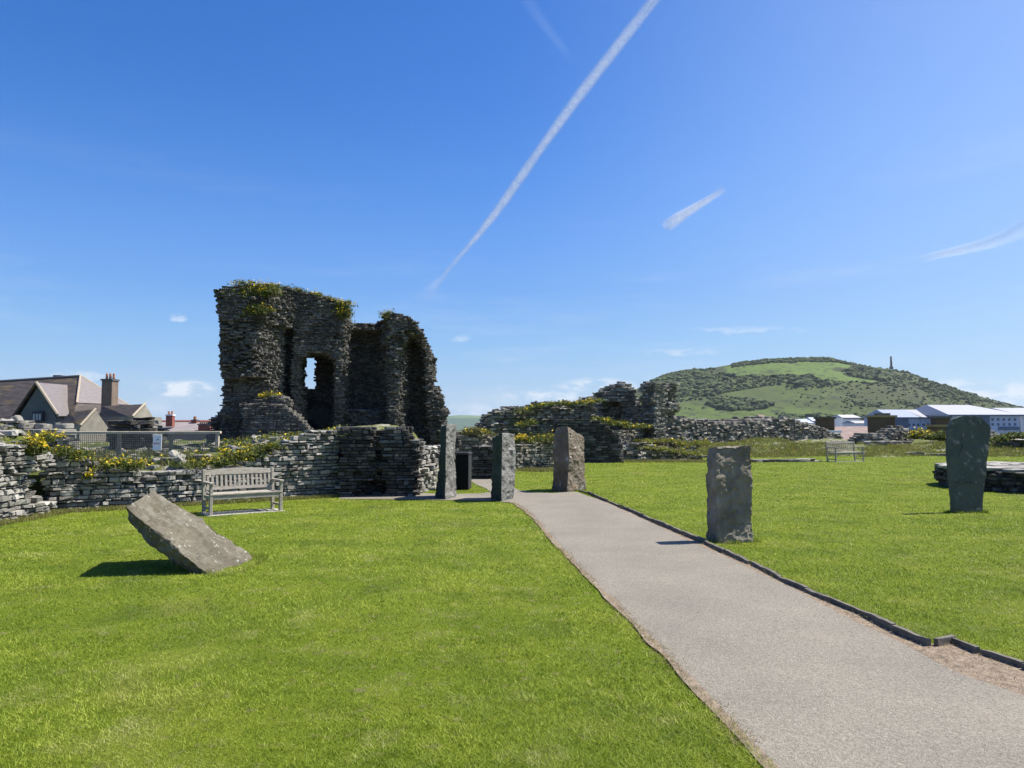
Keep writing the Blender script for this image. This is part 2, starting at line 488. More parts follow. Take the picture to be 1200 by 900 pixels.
low = mth('MULTIPLY', mrange(wnoise(7, (1, 1, 3.4), 8, .62, (3.1, .4, .2)), .53, .70), mth('MULTIPLY', mrange(z, .10, .045), mrange(z, -.01, .02)))
veil = mth('MULTIPLY', mrange(wnoise(2.2, (1, 1, 7), 9, .66, (.3, 1.7, 0)), .48, .82), mth('MULTIPLY', mrange(z, .42, .08), .30))
hz = mrange(z, .42, .05, 0.0, .85)
zr = N_.new('ShaderNodeValToRGB'); L_.new(z, zr.inputs[0]); e = zr.color_ramp.elements
e[0].position = .0; e[0].color = (2.5, 3.55, 4.8, 1); e[1].position = .30; e[1].color = (.80, 1.95, 4.8, 1)
x_ = e.new(.04); x_.color = (2.3, 3.4, 4.9, 1); x_ = e.new(.11); x_.color = (1.55, 2.95, 5.0, 1); x_ = e.new(.18); x_.color = (1.05, 2.3, 4.9, 1)
m0 = N_.new('ShaderNodeMix'); m0.data_type = 'RGBA'
L_.new(zr.outputs[0], m0.inputs[7]); L_.new(hz, m0.inputs[0]); L_.new(hs.outputs[0], m0.inputs[6])
# paler air on the sun's side
sund = mth('ADD', mth('MULTIPLY', sep.outputs['X'], math.cos(SUN_AZ)), mth('MULTIPLY', sep.outputs['Y'], math.sin(SUN_AZ)))
ms_ = N_.new('ShaderNodeMix'); ms_.data_type = 'RGBA'; ms_.inputs[7].default_value = (4.2, 5.3, 6.2, 1)
L_.new(mth('MULTIPLY', mrange(sund, .15, .95), .34), ms_.inputs[0]); L_.new(m0.outputs[2], ms_.inputs[6])
# small fair weather clouds low over the horizon
yy = mth('MAXIMUM', sep.outputs['Y'], .05); ua = mth('DIVIDE', sep.outputs['X'], yy); wa_ = mth('DIVIDE', z, yy)
cn = wnoise(30, (1, 1, 2.6), 8, .62, (2, 5, 1)); cw = wnoise(14, (1, 1, 2.0), 4, .5, (7, 1, 4))
ua = mth('ADD', ua, mth('MULTIPLY', mth('SUBTRACT', cw, .5), .05)); wa_ = mth('ADD', wa_, mth('MULTIPLY', mth('SUBTRACT', cn, .5), .022))
tot = None
for (px, py, rx, ry, am) in ((214, 455, 38, 10, 1.0), (205, 371, 12, 5, .5), (545, 397, 14, 6, .35), (560, 480, 50, 9, .45), (640, 465, 50, 8, .75), (700, 454, 50, 13, .8), (800, 412, 45, 5, .35), (1130, 456, 70, 14, .75), (1190, 462, 60, 18, .8), (90, 440, 40, 7, .5), (880, 385, 80, 4, .3)):
    u0, w0, ru, rw = (px - CX) / F, (500 - py) / F, rx / F, ry / F
    d = mth('ADD', mth('POWER', mth('ABSOLUTE', mth('DIVIDE', mth('SUBTRACT', ua, u0), ru)), 2.0), mth('POWER', mth('ABSOLUTE', mth('DIVIDE', mth('SUBTRACT', wa_, w0), rw)), 2.0))
    q = mth('MULTIPLY', mth('MULTIPLY', mrange(d, 1.3, .15), mrange(cn, .40, .60)), am)
    tot = q if tot is None else mth('MAXIMUM', tot, q)
amt = mth('MINIMUM', mth('ADD', mth('ADD', mth('MULTIPLY', low, .30), veil), mth('MULTIPLY', tot, mrange(sep.outputs['Y'], .05, .15))), .92)
mx = N_.new('ShaderNodeMix'); mx.data_type = 'RGBA'; mx.inputs[7].default_value = (4.9, 5.3, 5.8, 1)
L_.new(amt, mx.inputs[0]); L_.new(ms_.outputs[2], mx.inputs[6]); L_.new(mx.outputs[2], bg.inputs['Color'])
bg.inputs['Strength'].default_value = .096
S.view_settings.view_transform = 'Standard'; S.view_settings.look = 'None'
S.view_settings.exposure = .85; S.view_settings.gamma = 1; S.view_settings.use_curve_mapping = False
S.cycles.max_bounces = 6; S.cycles.transparent_max_bounces = 12; S.cycles.use_denoising = True

# ------------------------------------------------------------------ ground
def grid_mesh(name, xs, ys, zf, tonef=None, keep=None, smooth=True):
    X, Y = np.meshgrid(xs, ys); Z = zf(X, Y)
    V = np.stack([X, Y, Z], -1).reshape(-1, 3)
    nx, ny = len(xs), len(ys)
    i = np.arange(nx * ny).reshape(ny, nx)
    q = np.stack([i[:-1, :-1], i[:-1, 1:], i[1:, 1:], i[1:, :-1]], -1).reshape(-1, 4)
    if keep is not None:
        c = V[q].mean(1); q = q[keep(c)]
    me = mesh_np(name, V, q.ravel(), np.full(len(q), 4), smooth=smooth)
    if tonef is not None:
        a = me.attributes.new('tone', 'FLOAT', 'POINT'); a.data.foreach_set('value', tonef(V).astype(np.float32))
    return me

t = np.linspace(-1, 1, 221); xs = np.sinh(t * 7.5) / np.sinh(7.5) * 9000
ys = np.concatenate([np.linspace(-40, 70, 90), 70 + np.geomspace(3, 9000, 60)])
def gz(X, Y):
    d = np.hypot(X * .8, np.maximum(Y, 0))
    return -8 * sstep(62, 150, d)
TOWN = mat('town_ground', [(.3, (.07, .07, .06)), (.7, (.13, .125, .11))], scale=.05)
gme = grid_mesh('ground', xs, ys, gz)
cc = np.zeros(len(gme.polygons) * 3); gme.polygons.foreach_get('center', cc); cc = cc.reshape(-1, 3)
gme.polygons.foreach_set('material_index', (np.hypot(cc[:, 0] * .8, np.maximum(cc[:, 1], 0)) > 66).astype(np.int32))
tag(link('ground', gme, [TURF, TOWN]), 'mown green lawn with paler worn patches round the path', 'lawn', kind='structure')

def gp(l, z=0.0): return [G(a, b, z) for a, b in l]
left_edge = [(960, 960), (903, 900), (797, 787), (720, 708), (676, 664), (648, 634), (630, 612), (616, 599), (602, 590), (580, 587.5), (520, 586.5), (440, 585.5), (398, 585)]
far_edge = [(398, 577), (486, 576), (492, 578.2), (520, 579.2), (560, 578.8), (575, 577), (570, 573), (556, 567), (548, 562), (552, 559.5), (572, 560), (586, 563), (598, 570), (608, 574.8), (625, 577.5), (648, 578.2), (670, 576.5)]
right_edge = [(676, 577), (700, 585.5), (740, 603.5), (790, 626), (826, 643), (880, 668), (930, 691), (991, 724.5), (1041, 748), (1080, 768), (1120, 789), (1200, 817), (1330, 890)]
near_edge = [(1500, 1010), (1150, 1010)]
path_poly = gp(left_edge) + gp(far_edge) + gp(right_edge) + gp(near_edge)
def densify(poly, step, wob, seed):
    outp = []
    n = len(poly)
    for i in range(n):
        a, b = Vector(poly[i]), Vector(poly[(i + 1) % n])
        k = max(1, int((b - a).length / step)); nn = Vector((-(b - a).y, (b - a).x, 0)).normalized()
        for j in range(k):
            p = a.lerp(b, j / k)
            outp.append(p + nn * float(wob * fbm(p.x * 3.5, p.y * 3.5, 0, seed)))
    return outp
pp = densify(path_poly, .10, .012, 4)
bm = bmesh.new()
f = bm.faces.new([bm.verts.new((p.x, p.y, .010)) for p in pp])
bmesh.ops.triangulate(bm, faces=[f])
for fc in bm.faces:
    if fc.normal.z < 0: fc.normal_flip()
me = bpy.data.meshes.new('path'); bm.to_mesh(me); bm.free()
tag(link('path', me, TARMAC), 'grey tarmac footpath running between the standing stones', 'path', kind='structure')
path_xy = [(p.x, p.y) for p in pp]

kerb_a = gp([(671, 573.5), (690, 579), (740, 600.5), (790, 622.5), (826, 638), (880, 662), (915, 680), (947, 694), (1010, 721), (1048, 741), (1089, 758.5)])
kerb_b = gp([(1117, 754), (1149, 767), (1200, 784), (1300, 818), (1420, 858)])
strip = gp([(694, 586), (730, 603), (776, 625.5), (810, 642.5), (862, 667.5), (910, 694.5), (968, 730), (1015, 754), (1085, 795), (1165, 823), (1290, 904)]) + gp([(1420, 858), (1300, 818), (1200, 784), (1149, 767), (1117, 754), (1083, 756), (1048, 741), (1010, 721), (947, 694), (915, 680), (880, 662), (826, 638), (790, 622.5), (740, 600.5), (700, 583.5)])
sp_ = densify(strip, .15, .02, 9)
bm = bmesh.new(); f = bm.faces.new([bm.verts.new((p.x, p.y, .005)) for p in sp_]); bmesh.ops.triangulate(bm, faces=[f])
for fc in bm.faces:
    if fc.normal.z < 0: fc.normal_flip()
me = bpy.data.meshes.new('soil_strip'); bm.to_mesh(me); bm.free()
tag(link('soil_strip', me, SOILM), 'bare dry soil strip between tarmac and kerb', 'soil', kind='structure')
strip_xy = [(p.x, p.y) for p in sp_]

# worn soil lip between the turf and the left edge of the tarmac
lq = gp(left_edge[0:9]); lp = []
for a_, b_ in zip(lq[:-1], lq[1:]):
    k = max(1, int((b_ - a_).length / .07)); lp += [a_.lerp(b_, j / k) for j in range(k)]
V_, F_ = [], []
for i, p in enumerate(lp):
    q = lp[min(i + 1, len(lp) - 1)] - lp[max(i - 1, 0)]; nn = Vector((-q.y, q.x, 0)).normalized()
    wv = .034 * max(.2, 1 + .6 * float(fbm(p.x * 2.3, p.y * 2.3, 0, 66)))
    V_ += [tuple(p + nn * wv + Vector((0, 0, .014))), tuple(p - nn * wv * .7 + Vector((0, 0, .014)))]
    if i: F_.append((2 * i - 2, 2 * i - 1, 2 * i + 1, 2 * i))
me = bpy.data.meshes.new('soil_lip'); me.from_pydata(V_, [], F_); me.update()
tag(link('soil_lip', me, SOILM), 'thin worn lip of soil along the left edge of the path', 'soil', kind='structure')

def kerb_run(pts, bm, rng):
    for a, b in zip(pts[:-1], pts[1:]):
        L = (b - a).length; n = max(1, round(L / .95)); u = (b - a) / L; v = Vector((-u.y, u.x, 0))
        for i in range(n):
            s0, s1 = L * i / n + .008, L * (i + 1) / n - .008
            r = bmesh.ops.create_cube(bm, size=1); hgt = .052 + rng.uniform(-.012, .012); o = rng.uniform(-.012, .012); tl = rng.uniform(-.015, .015)
            for q in r['verts']:
                s = s0 if q.co.x < 0 else s1
                w2 = (q.co.y) * .034 + o + (tl if q.co.x > 0 else -tl)
                zz = -.05 if q.co.z < 0 else hgt + rng.uniform(-.006, .006)
                q.co = a + u * s + v * w2 + Vector((0, 0, zz))
rng0 = random.Random(3)
bm = bmesh.new(); kerb_run(kerb_a, bm, rng0); kerb_run(kerb_b, bm, rng0)
kerb_run([G(1094, 757.5), G(1117, 752.5)], bm, rng0)
bmesh.ops.subdivide_edges(bm, edges=[e for e in bm.edges if e.calc_length() > .3], cuts=7)
for v in bm.verts:
    v.co += Vector((.006 * float(vn(v.co.x * 9, v.co.y * 9, v.co.z * 9, 1)), .006 * float(vn(v.co.x * 9, v.co.y * 9, v.co.z * 9, 2)),   .009 * float(fbm(v.co.x * 5, v.co.y * 5, 0, 3)) * (v.co.z > .03)))
tag(link('kerb', bm_mesh('kerb', bm), KERBM), 'thin weathered edging along the path, broken at one spot', 'kerb', kind='structure')

# ------------------------------------------------------------------ earth bank behind the front walls
LW_A, LW_B = G(50, 601), G(402, 581)
BK_A, BK_B = W(399, 500, 16.95), W(489, 500, 17.15)
ST_A, ST_B = W(488, 500, 17.7), W(517, 500, 19.8)
bank_poly = [(-70, 11), (-9.4, 11.4), (-9.2, 13.9), (LW_A.x - .2, LW_A.y + .35), (LW_B.x - .25, LW_B.y + .4), (BK_A.x + .2, BK_A.y + .8), (BK_B.x - .5, BK_B.y + .7), (ST_A.x - .35, 18.2), (ST_B.x - .4, 20.5), (-1.6, 24), (-2, 30), (-6, 36), (-70, 40)]
def bank_h(X, Y):
    ins = inpoly(X, Y, bank_poly); d = pdist(X, Y, bank_poly)
    h = .62 + np.clip((X + 8.2) / 4.2, 0, 1) * .66 + np.clip((Y - 15.5) / 4, 0, 1) * .30
    h = np.where((X < -5.4 + 0 * Y) & (X / Y < -.385), np.minimum(h, np.clip(1.02 + (X + 8.2) * .02, .8, 1.1)), h) if True else h
    h = h + np.clip((-10.2 - X) / 3, 0, 1) * np.clip((Y - 13) / 5, 0, 1) * np.clip((-.60 - X / Y) / .05, 0, 1) * .75
    h = h + .10 * fbm(X * .9, Y * .9, 0, 31) + .05 * fbm(X * 3, Y * 3, 0, 32)
    h = h * (1 - .9 * sstep(-3.6, -2.4, X) * sstep(17, 18, Y))
    return np.where(ins, -.06 + (h + .06) * sstep(0, .35, d), -.06)
tag(link('earth_bank', grid_mesh('earth_bank', np.linspace(-30, -1.4, 230), np.linspace(11, 36, 200), bank_h, keep=lambda c: inpoly(c[:, 0], c[:, 1], bank_poly)), BANKM),
    'rough grassy bank heaped behind the front wall', 'bank', kind='structure')
def bank_pt(px, Y):
    X = (px - CX) / F * Y
    return (X, Y, float(bank_h(np.array([X]), np.array([Y]))[0]))

# ------------------------------------------------------------------ grass
obst = []   # stone footprints where no blade grows
rngG = np.random.default_rng(11)
N = 980000
s = np.where(rngG.random(N) < .88, rngG.uniform(-.80, .80, N), rngG.uniform(-1.7, 1.7, N)); Y = 2.2 * np.exp(rngG.random(N) ** 1.12 * math.log(43 / 2.2)); X = s * Y
ok = ~inpoly(X, Y, path_xy) & ~inpoly(X, Y, strip_xy) & ~inpoly(X, Y, bank_poly)
front_poly = [(LW_A.x - .4, LW_A.y - .02), (LW_B.x, LW_B.y), (BK_B.x, BK_B.y), (ST_B.x, ST_B.y), (-1, 36), (-70, 40), (-70, 11), (-9.4, 11.3), (-8.6, 12.2)]
ok &= ~inpoly(X, Y, front_poly)
X, Y = X[ok], Y[ok]
pos = np.stack([X, Y, np.zeros_like(X)], -1)
clump = fbm(X * 1.3, Y * 1.3, 0, 5)
edge = np.exp(-pdist(X, Y, path_xy[::2]) / .06) + 2.6 * np.exp(-pdist(X, Y, [(p.x + .04, p.y + .02) for p in kerb_a], False) / .05)
hg = (.0155 + .006 * clump + .010 * edge) * rngG.uniform(.5, 1.6, len(X))
V, C_, T_ = blades(pos, np.maximum(hg, .007), np.maximum(.0034, .00090 * Y), rngG, 2.2)
tn = np.clip(.5 + .22 * clump + .30 * vn(X * 16, Y * 16, 0, 58) + rngG.normal(0, .30, len(X)), 0, 1)
tag(link('grass', mesh_np('grass', V, C_, T_, tone=tn), GRASSM), 'short mown grass blades covering the lawn', 'grass', kind='stuff')
# clover heads
n = 1500
s = rngG.uniform(-.8, .75, n); Y = 6 * np.exp(rngG.random(n) * math.log(24 / 6)); X = s * Y
ok = ~inpoly(X, Y, path_xy) & ~inpoly(X, Y, front_poly) & (fbm(X * .5, Y * .5, 0, 77) > .12) & (Y > 9)
X, Y = X[ok], Y[ok]
V, C_, T_ = leafquads(np.stack([X, Y, np.full(len(X), .022)], -1), np.full(len(X), .011), rngG)
tag(link('clover_flowers', mesh_np('clover_flowers', V, C_, T_), CLOVERM), 'tiny white clover heads dotted through the lawn', 'clover', kind='stuff')
# dry grass on the soil strip
n = 30000
cand = np.stack([rngG.uniform(.5, 7, n * 3), rngG.uniform(3.5, 13, n * 3)], -1)
cand = cand[inpoly(cand[:, 0], cand[:, 1], strip_xy) & ~inpoly(cand[:, 0], cand[:, 1], path_xy)][:n]
le = np.array([(p.x, p.y) for p in densify(gp(left_edge[1:]), .012, 0, 1) if p.y < 18 and p.y > 2.5][: 2600])
le = np.repeat(le, 6, 0) + rngG.normal(0, .04, (len(le) * 6, 2))
le = le[(fbm(le[:, 0] * 1.7, le[:, 1] * 1.7, 0, 55) > -.35) & (pdist(le[:, 0], le[:, 1], path_xy) < .10)]
cand = np.concatenate([cand, le])
V, C_, T_ = blades(np.concatenate([cand, np.full((len(cand), 1), .012)], 1), rngG.uniform(.004, .022, len(cand)), np.full(len(cand), .004), rngG, 3.2)
tag(link('dry_grass', mesh_np('dry_grass', V, C_, T_, tone=rngG.random(len(cand))), DRYM), 'straw coloured dead grass beside the kerb', 'dry grass', kind='stuff')

# ------------------------------------------------------------------ ruined tower
TY = 24.0
ang = math.atan((CX - 395) / F); T0 = W(395, 500, TY); T0.z = 0
tu = Vector((math.cos(ang), math.sin(ang), 0)); tv = Vector((-math.sin(ang), math.cos(ang), 0))
SU, SV = 37.2, 36.25
def tower_uv(px, py, v=0.0):
    u = (px - 395) / SU; zz = CAMH + (500 - py) / SV
    return T0 + tu * u + tv * v + Vector((0, 0, zz))
def ip(x, tab):
    tab = sorted(tab); return np.interp(x, [q[0] for q in tab], [q[1] for q in tab])
TOPS = [(250, 343), (262, 340), (285, 339), (305, 335), (330, 334), (352, 339), (375, 344), (392, 349), (403, 357), (409, 370), (418, 372), (440, 371), (449, 368), (455, 366), (472, 365), (482, 369), (489, 375), (495, 384), (500, 394), (506, 408), (512, 430), (520, 455)]
LEFT = [(335, 252), (352, 253), (368, 256), (385, 260), (400, 258), (420, 258), (445, 261), (470, 262), (480, 259), (488, 249), (500, 246), (580, 240)]
RIGHT = [(360, 488), (375, 492), (388, 500), (400, 507), (412, 510), (430, 511), (445, 516), (456, 521), (470, 526), (490, 528), (505, 533), (520, 537), (540, 541), (580, 545)]
def tower_occ(u, v, z):
    pu, pv = 395 + u * SU, 500 - (z - CAMH) * SV
    n1 = fbm(u * 2.2, v * 2.2, z * 2.6, 41); n2 = fbm(u * 1.6, v * 1.6, z * 2.0, 51); n3 = fbm(u * 3, v * 3, z * 5, 61, 2)
    ro = 1 - .75 * ((pu > 338) & (pu < 403) & (pv > 395)) - .5 * ((pu > 264) & (pu < 306) & (pv > 380) & (pv < 446))
    pu = pu + (2.4 * n1 + 1.6 * n3) * ro; pv = pv + 2.0 * n2 * ro; vv = v + .10 * n2 * ro
    ab = pv > ip(pu, TOPS) + np.where(pu < 330, 5.5, 0)
    Lf, Rt = np.interp(pv, [a for a, _ in LEFT], [b for _, b in LEFT]) + 4, np.interp(pv, [a for a, _ in RIGHT], [b for _, b in RIGHT]) + 6
    Rt = Rt + 4.5 * fbm(v * .3, z * 1.9, 0, 72) + 2.5 * np.sign(vn(v * .4, z * 3.2, 0, 73))
    # left mass: a wall standing proud, broken off obliquely on its right
    fa = np.where(pu < 266, -.25, -.85); fa = np.where(pv < 384, fa - .12, fa); fa = np.where(pv > 446, fa + .55, fa)
    brk = 305 + np.clip(vv + .85, 0, 1.35) * 19 + 3.5 * n3 + 2 * n1
    A = (pu > Lf) & (pu < np.where(pv < 384, 343, brk)) & (vv > np.where((pu > 312) & (pv < 384), np.clip((pu - 312) / 30 * 1.1 - .75, -.9, .5), fa)) & (vv < 2.7)
    Rr = (pu >= 303) & (pu < 343) & (vv > 1.15 + .15 * n2) & (vv < 2.7)
    Rr |= (pu >= 303) & (pu < 342) & (pv > 468 + 3 * n1) & (vv > -.9) & (vv < 2.7)
    # rubble footing
    Ft = (pu > 292) & (pu < 366) & (pv > 475 + np.maximum(pu - 338, 0) * 1.0) & (vv > -1.15) & (vv < .9)
    # wall with the arched opening
    B = (pu >= 341) & (pu < 401 + np.clip(vv - .45, 0, 1.6) * 8 + 3.5 * n3) & (vv > .45) & (vv < 3.6)
    arch = 411 + ((pu - 371) / 20.5) ** 2 * 9
    opn = (pu > 350.5) & (pu < 391.5) & (pv > arch) & (vv < 2.5) & ~((pu < 356) & (pv > 452) & (vv > .8))
    slit = (np.abs(pu - (359.0 + 1.0 * (pv > 442))) < 7.2 + 1.5 * (pv > 440)) & (pv > 409) & (pv < 451) & (vv > 1.6)
    B &= ~opn & ~slit
    # deep dark bay and its sill
    Cb = (pu >= 400) & (pu < 460) & (vv > 2.0) & (vv < 2.9)
    Cb |= (pu >= 396) & (pu < 462) & (pv > 479) & (vv > 1.0) & (vv < 2.9)
    Cb |= (pu >= 400) & (pu < 460) & (pv < 381) & (vv > 1.3) & (vv < 2.9)
    # right mass with the concave niche
    Dm = (pu >= 456) & (pu < 505) & (vv > .05) & (vv < 2.9)
    ntop = 402 - 14 * np.clip(1 - ((pu - 489) / 13) ** 2, 0, 1)
    niche = (pu > 467 + np.clip(vv - .1, 0, 1.6) * 11 + 4 * n3) & (pv > ntop) & (vv < 2.1 - ((pu - 492) / 15) ** 2 * .5)
    Dm &= ~niche
    Dm |= (pu >= 500) & (pu < 516) & (pu < Rt) & (vv > 1.9) & (vv < 2.9)
    side = (pu >= 450) & (pu < 460) & (vv > 1.0 + .5 * (pv > 400)) & (vv < 2.9)
    E = (pu >= 503 + np.clip((pv - 440) * .12, 0, 9)) & (pu < Rt + np.clip(vv - 1.9, -1.2, .3) * 11) & (vv > .95) & (vv < 3.0)
    Bs = (pu > Lf - 2) & (pu < Rt) & (pv > 506) & (vv > .5) & (vv < 2.9) & ~opn & ~((pu > 470) & (pu < 520) & (vv < 1.5) & (pv < 530))
    return (ab & (A | Rr | B | Cb | Dm | side)) | (E & (pv > 380)) | Ft | Bs
tower = empty('ruined_tower', tuple(T0), label='tall dark ruined gatehouse tower with arched window and broken top', cat='tower')
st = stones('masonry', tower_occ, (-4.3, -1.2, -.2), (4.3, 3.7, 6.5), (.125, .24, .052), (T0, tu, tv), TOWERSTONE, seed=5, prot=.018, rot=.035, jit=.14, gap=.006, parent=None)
st.parent = tower; st.matrix_parent_inverse = Matrix.Translation(-T0)
rngT = random.Random(5)
tops = []
for i in range(210):
    px = rngT.uniform(266, 408); v = rngT.uniform(-.6 if px < 325 else .4, 2.3)
    if px < 285 and rngT.random() < .6: continue
    py = float(ip(px, TOPS))
    tops.append(tower_uv(px, py + (6 if px < 330 else 1), v))
for i in range(70):
    px = rngT.gauss(303, 14); tops.append(tower_uv(px, 350 + rngT.gauss(0, 4), -.98 + rngT.uniform(0, .15)))
for i in range(30): tops.append(tower_uv(rngT.gauss(306, 7), 374 + rngT.gauss(0, 3), -.98))
for i in range(40): tops.append(tower_uv(rngT.gauss(402, 4), 362 + rngT.gauss(0, 5), .35))
for i in range(30): tops.append(tower_uv(rngT.gauss(318, 7), 467 + rngT.gauss(0, 1.5), -.6 + rngT.random() * .7))
for i in range(18): tops.append(tower_uv(rngT.gauss(455, 2.5), 366 + rngT.gauss(0, 2), .5))
for i in range(10): tops.append(tower_uv(rngT.gauss(485, 3), 386 + rngT.gauss(0, 2), .25))
veg('wall_plants', tops, 'green and yellow wild plants growing over the top of the tall tower', 'wall plants', rad=.16, hgt=.12, n=60, flower=.13, leaf=.05, seed=8)

# ------------------------------------------------------------------ front walls on the left
wall('low_wall', LW_A, LW_B, [(50, 531), (80, 534), (110, 540), (130, 549), (160, 553), (200, 555), (240, 552), (262, 547), (300, 541), (318, 528), (335, 519), (350, 512), (370, 505), (402, 503)], .55, (.165, .27, .072), STONE,
     'long low rubble wall with flowers on top, running behind the left bench', seed=21, rag=.06, prot=.05, gap=.018, jit=.2, rot=.07, drop=.012)
def chunk_cut(x, y, z, L):
    return (y < .42 * np.clip(fbm(x * .8, y * 0, z * 1.7, 14) + .35, 0, 1)) & (z > .22) & (z < .85)
NA, NB = W(-60, 500, 11.3), W(64, 500, 13.75)
wall('wall_end', NA, NB, None, 1.9, (.165, .28, .075), STONE, 'thick broken wall end at the left edge, topped by yellow flowers', seed=22, rag=.07, prot=.055, gap=.018, jit=.2, rot=.07, drop=.015,
     top=[(0, 1.42), (.5, 1.32), (.75, 1.24), (1, 1.15)], cut=chunk_cut)
def block_cut(x, y, z, L):
    px = 399 + x / L * 90
    g = (px > 436) & (px < 450) & (y < .30)
    slab = (px > 418) & (px < 437) & (y < .10) & (z < 1.28)
    hole = (px > 430) & (px < 453) & (z < .36) & (y < .6)
    return g | slab | hole
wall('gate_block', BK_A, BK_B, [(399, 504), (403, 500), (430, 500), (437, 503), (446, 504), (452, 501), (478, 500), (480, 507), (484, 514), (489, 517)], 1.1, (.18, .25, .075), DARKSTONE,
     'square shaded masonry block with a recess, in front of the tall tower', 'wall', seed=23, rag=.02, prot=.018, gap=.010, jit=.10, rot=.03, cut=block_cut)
wall('wall_stub', ST_A, ST_B, [(486, 512), (496, 516), (500, 522), (512, 524), (518, 519)], .8, (.20, .25, .095), STONE, 'short sunlit rubble stub between shaded block and tall narrow stone', seed=24, rag=.05, prot=.08, gap=.03, jit=.2)
wall('bank_wall', W(-20, 500, 19.3), W(64, 500, 18.4), [(-20, 492), (20, 495), (30, 499), (64, 500)], .6, (.32, .3, .11), STONE, 'weathered low wall high on the left bank below the gabled house', seed=25, z0=.9, rag=.05, prot=.05)
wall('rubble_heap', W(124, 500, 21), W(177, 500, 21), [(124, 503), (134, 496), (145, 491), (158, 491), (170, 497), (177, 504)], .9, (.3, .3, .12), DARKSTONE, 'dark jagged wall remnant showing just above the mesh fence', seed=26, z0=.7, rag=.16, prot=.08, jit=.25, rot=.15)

pts = []
rq = random.Random(9)
def on_lw(px, z, back=.1):
    t = (px - 50) / (402 - 50.0)
    # perspective-correct position along the wall
    A, B = LW_A, LW_B
    k = (px - CX) / F
    s = (k * A.y - A.x) / ((B.x - A.x) - k * (B.y - A.y))
    p = A.lerp(B, s); return Vector((p.x - back * .5, p.y + back * .8, CAMH + (500 - z) * p.y / F))
for px, py, k, sp in ((95, 537, 16, 9), (78, 530, 10, 5), (120, 545, 14, 8), (150, 543, 16, 7), (165, 547, 10, 5), (225, 545, 10, 14), (262, 541, 16, 14), (290, 532, 16, 14), (312, 524, 10, 10)):
    for i in range(k): pts.append(on_lw(px + rq.gauss(0, sp), py + rq.gauss(2, 2), rq.uniform(-.05, .45)))
veg('wall_flowers', pts, 'yellow flowers and trailing plants along the long low wall behind the bench', 'wall plants', rad=.17, hgt=.12, n=70, flower=.09, leaf=.045, seed=12)
veg('wall_flower', [on_lw(107 + rq.gauss(0, 2), 560 + rq.gauss(0, 2.5), -.05) for i in range(7)], 'small yellow tuft growing out of the face of the low wall', 'wall plant', rad=.07, hgt=.08, n=50, flower=.25, leaf=.035, seed=13, kind='thing')
pts = []
for i in range(20):
    px, py = rq.gauss(50, 8), rq.gauss(516, 3)
    pts.append(W(px, py + 2, 13.8 + rq.uniform(-.25, .35)))
for i in range(30): pts.append(W(rq.gauss(38, 7), rq.gauss(527, 4), 13.1))
veg('wall_flowers', pts, 'bright yellow flowers on the thick wall end at the left edge', 'wall plants', rad=.10, hgt=.10, n=70, flower=.18, leaf=.04, seed=14)
pts = []
for i in range(420):
    px, Y = rq.uniform(258, 402), rq.uniform(16.6, 23)
    if 330 < px and Y > 20.5: continue
    p = bank_pt(px, Y)
    if p[2] > .3: pts.append(p)
veg('bank_plants', pts, 'grass and yellow flowers on the bank below the tower', 'bank plants', rad=.24, hgt=.11, n=60, flower=.05, leaf=.05, seed=15, dry=.12)
pts = []
for i in range(200):
    px, Y = rq.uniform(-20, 255), rq.uniform(14.6, 19.5)
    p = bank_pt(px, Y)
    if p[2] > .3 and rq.random() < .75: pts.append(p)
veg('bank_plants', pts, 'green plants on the bank round the mesh fence', 'bank plants', rad=.26, hgt=.13, n=60, flower=.02, leaf=.055, seed=16, dry=.14)
# loose flat stones on the bank
def loose(name, centres, sz, mt, label, seed, cat='rubble'):
    rg = np.random.default_rng(seed)
    c = np.array([list(p) for p in centres]); n = len(c)
    H = np.stack([rg.uniform(.5, 1.4, n), rg.uniform(.5, 1.2, n), rg.uniform(.2, .5, n)], -1) * sz / 2
    V, cor, tot, tn = place_boxes(c, H, rg, .25, .5)
    return tag(link(name, mesh_np(name, V, cor, tot, tone=tn), mt), label, cat, kind='stuff')
loose('bank_rubble', [q for q in (bank_pt(rq.uniform(-10, 400), rq.uniform(15.4, 22)) for i in range(300)) if q[2] > .35], .32, STONE, 'loose flat stones scattered over the grassy bank', 31)
wf = []
for i in range(900):
    s = rq.random(); p = LW_A.lerp(LW_B, s); wf.append((p.x + rq.uniform(0, .22), p.y - rq.uniform(0, .28), 0))
for i in range(160):
    p = NA.lerp(NB, rq.uniform(.3, 1)); wf.append((p.x + rq.uniform(.02, .3), p.y, 0))
veg('wall_foot_grass', wf, 'longer pale grass along the foot of the left walls', 'grass', rad=.08, hgt=.065, n=14, flower=0, leaf=.03, gm=LONGM, dry=.25, blade=.9, seed=17)

# ------------------------------------------------------------------ mesh fence with sign
FY = 17.2
fa, fb = W(71, 500, FY), W(255, 500, FY + .5)
fL = (fb - fa).length; frz = math.atan2(fb.y - fa.y, fb.x - fa.x)
zt, zb = 1.6 - 7 * FY / F, 1.6 - 40 * FY / F
OAK = mat('pale_fence_timber', [(.3, (.36, .31, .22)), (.7, (.56, .50, .38))], scale=4, stretch=(1, 8, 8), bump=(20, .3, .004))
STEEL = flat('weathered_wire', (.24, .215, .175), .7)
fence = empty('mesh_fence', (fa.x, fa.y, 0), frz, label='low timber framed wire mesh fence standing on the bank', cat='fence')
for q in (0, .37, .70, 1):
    box_obj('post', (q * fL - .04, q * fL + .04, -.05, .05, .3, zt - .03), OAK, fence, .006)
box_obj('top_rail', (-.08, fL + .08, -.07, .07, zt - .03, zt + .03), OAK, fence, .008)
box_obj('bottom_rail', (0, fL, -.02, .02, zb - .04, zb), OAK, fence)
bm = bmesh.new()
